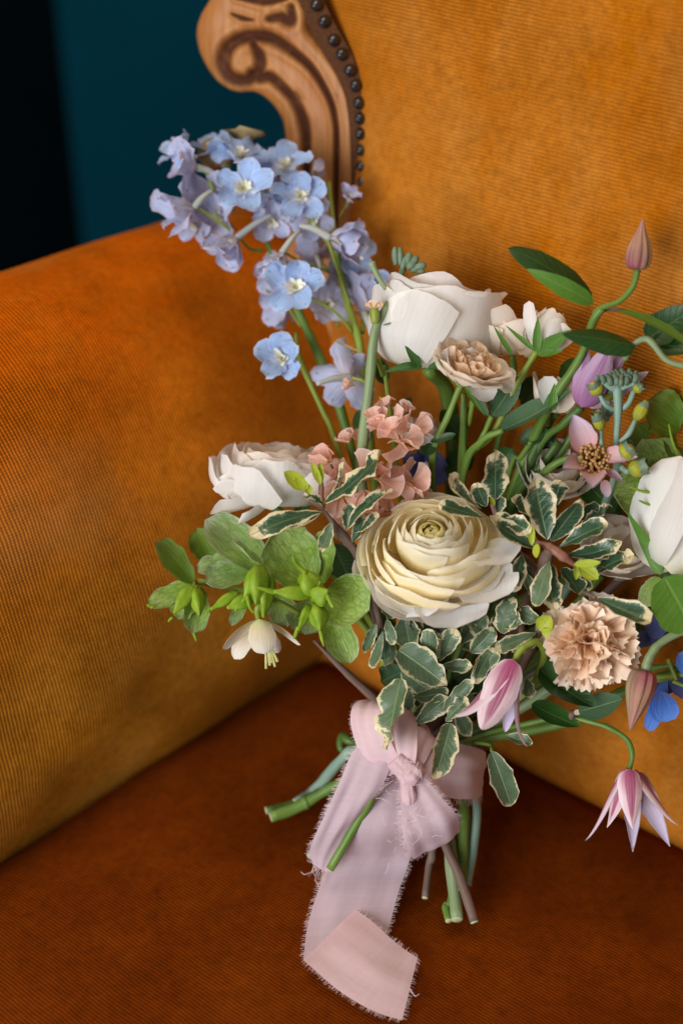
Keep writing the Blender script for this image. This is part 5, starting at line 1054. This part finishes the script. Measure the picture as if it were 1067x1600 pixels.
# short tail on the right
s = strip([R2((624, 1208), (656, 1204), .598), R2((626, 1250), (684, 1240), .594), R2((629, 1300), (714, 1276), .594), R2((638, 1330), (718, 1300), .598, .602), R2((646, 1342), (700, 1314), .602, .606)], 14, 28, .08, .04, 4)
part('tail', s[:3], M['chiffon'], rib); fringe(s, 'LRB', 9, 1.3, .5)
s = strip([R2((660, 1235), (690, 1228), .606), R2((672, 1270), (708, 1262), .608), R2((690, 1310), (718, 1300), .612)], 8, 16, .1, .03, 14); part('tail', s[:3], M['chiffon'], rib)
# loops of the bow
s = strip([R2((604, 1214), (636, 1200), .600, .597), R2((568, 1190), (622, 1180), .600, .594), R2((549, 1140), (604, 1140), .602, .594), R2((550, 1106), (596, 1108), .606, .600), R2((566, 1094), (596, 1098), .614, .612), R2((590, 1112), (618, 1112), .624), R2((612, 1160), (640, 1160), .622), R2((626, 1198), (640, 1200), .606)], 16, 46, .06, .03, 5)
part('loop', s[:3], M['chiffon_thick'], rib); fringe(s, 'L', 6, .6)
s = strip([R2((622, 1206), (642, 1206), .596), R2((606, 1172), (650, 1184), .596, .592), R2((600, 1130), (652, 1150), .600, .596), R2((612, 1106), (654, 1128), .610, .608), R2((640, 1114), (672, 1140), .620), R2((655, 1165), (676, 1182), .618), R2((640, 1204), (650, 1206), .604)], 14, 40, .10, .035, 6)
part('loop', s[:3], M['chiffon_thick'], rib)
s = strip([R2((634, 1204), (648, 1206), .600), R2((640, 1165), (664, 1190), .598), R2((650, 1135), (680, 1160), .604), R2((668, 1140), (690, 1168), .616)], 10, 20, .12, .03, 16); part('loop', s[:3], M['chiffon_thick'], rib)
# band round the stems, seen at the right of the knot
s = strip([R2((636, 1180), (640, 1225), .600), R2((668, 1165), (676, 1240), .604, .598), R2((705, 1160), (705, 1248), .610, .604), R2((735, 1165), (738, 1248), .618, .612), R2((758, 1176), (752, 1240), .634, .628), R2((740, 1178), (735, 1235), .655, .650)], 14, 36, .05, .035, 7)
part('band', s[:3], M['chiffon_thick'], rib); fringe(s, 'R', 13, 1.4, .5); fringe(s, 'L', 6, .7)
s = strip([R2((640, 1180), (636, 1225), .602), R2((620, 1178), (612, 1222), .618), R2((622, 1180), (616, 1222), .640)], 10, 14, .05, .03, 8); part('band', s[:3], M['chiffon_thick'], rib)
# knot: creased cloth drawn tight
for (x0, y0, x1, y1, wd, rb_, tw, dd) in ((617, 1184, 652, 1218, .0058, 6, 3.0, .5955), (634, 1212, 640, 1256, .0034, 5, 2.0, .5945)):
    o = P(x0, y0, dd); e = P(x1, y1, dd)
    g = lathe(o, nrm(e - o), np.linalg.norm(e - o), [(0, wd * .75), (.2, wd * .80), (.5, wd * .86), (.8, wd * .92), (1, wd * .7)], 42, 24, rb_, .13, None, tw)
    g2 = lathe(o, nrm(e - o), np.linalg.norm(e - o), [(0, wd * .75), (.2, wd * .80), (.5, wd * .86), (.8, wd * .92), (1, wd * .7)], 42, 24, 11, .07, None, -2.5)
    part('knot', ((np.asarray(g[0]) + np.asarray(g2[0])) / 2 + RNG.normal(size=g[0].shape) * .00008, g[1], g[2]), M['chiffon_thick'], rib)
for k in range(70):       # loose threads on the knot and tails
    x, y = [(632, 1210), (632, 1300), (655, 1270), (600, 1235)][k % 4]; x += RNG.normal() * 12; y += RNG.normal() * 22
    b = P(x, y, .5895 if k % 4 != 3 else .600); q = V(RNG.normal(), RNG.normal(), RNG.normal() * .4) * PX(9); tg = nrm(np.cross(q, AF)) * .0001
    p1 = b + q * .5 + V(0, 0, 1) * .0008; p2 = b + q + RNG.normal(size=3) * .001
    FR.append((np.array([b - tg, b + tg, p1 - tg, p1 + tg, p2 - tg, p2 + tg]), [(0, 1, 3, 2), (2, 3, 5, 4)], np.zeros((6, 2))))
part('fringe', join(FR), M['thread'], rib, kind='stuff')
for pts_ in ([(512, 1318), (498, 1290), (512, 1262), (530, 1245)], [(500, 1355), (478, 1366), (470, 1362)], [(505, 1360), (500, 1385), (492, 1374)], [(640, 1545), (648, 1556), (655, 1553)]):
    part('loose_thread', tube([G(x, y, .006) for x, y in pts_], [.00022, .00016], 5, 20), M['thread'], rib)
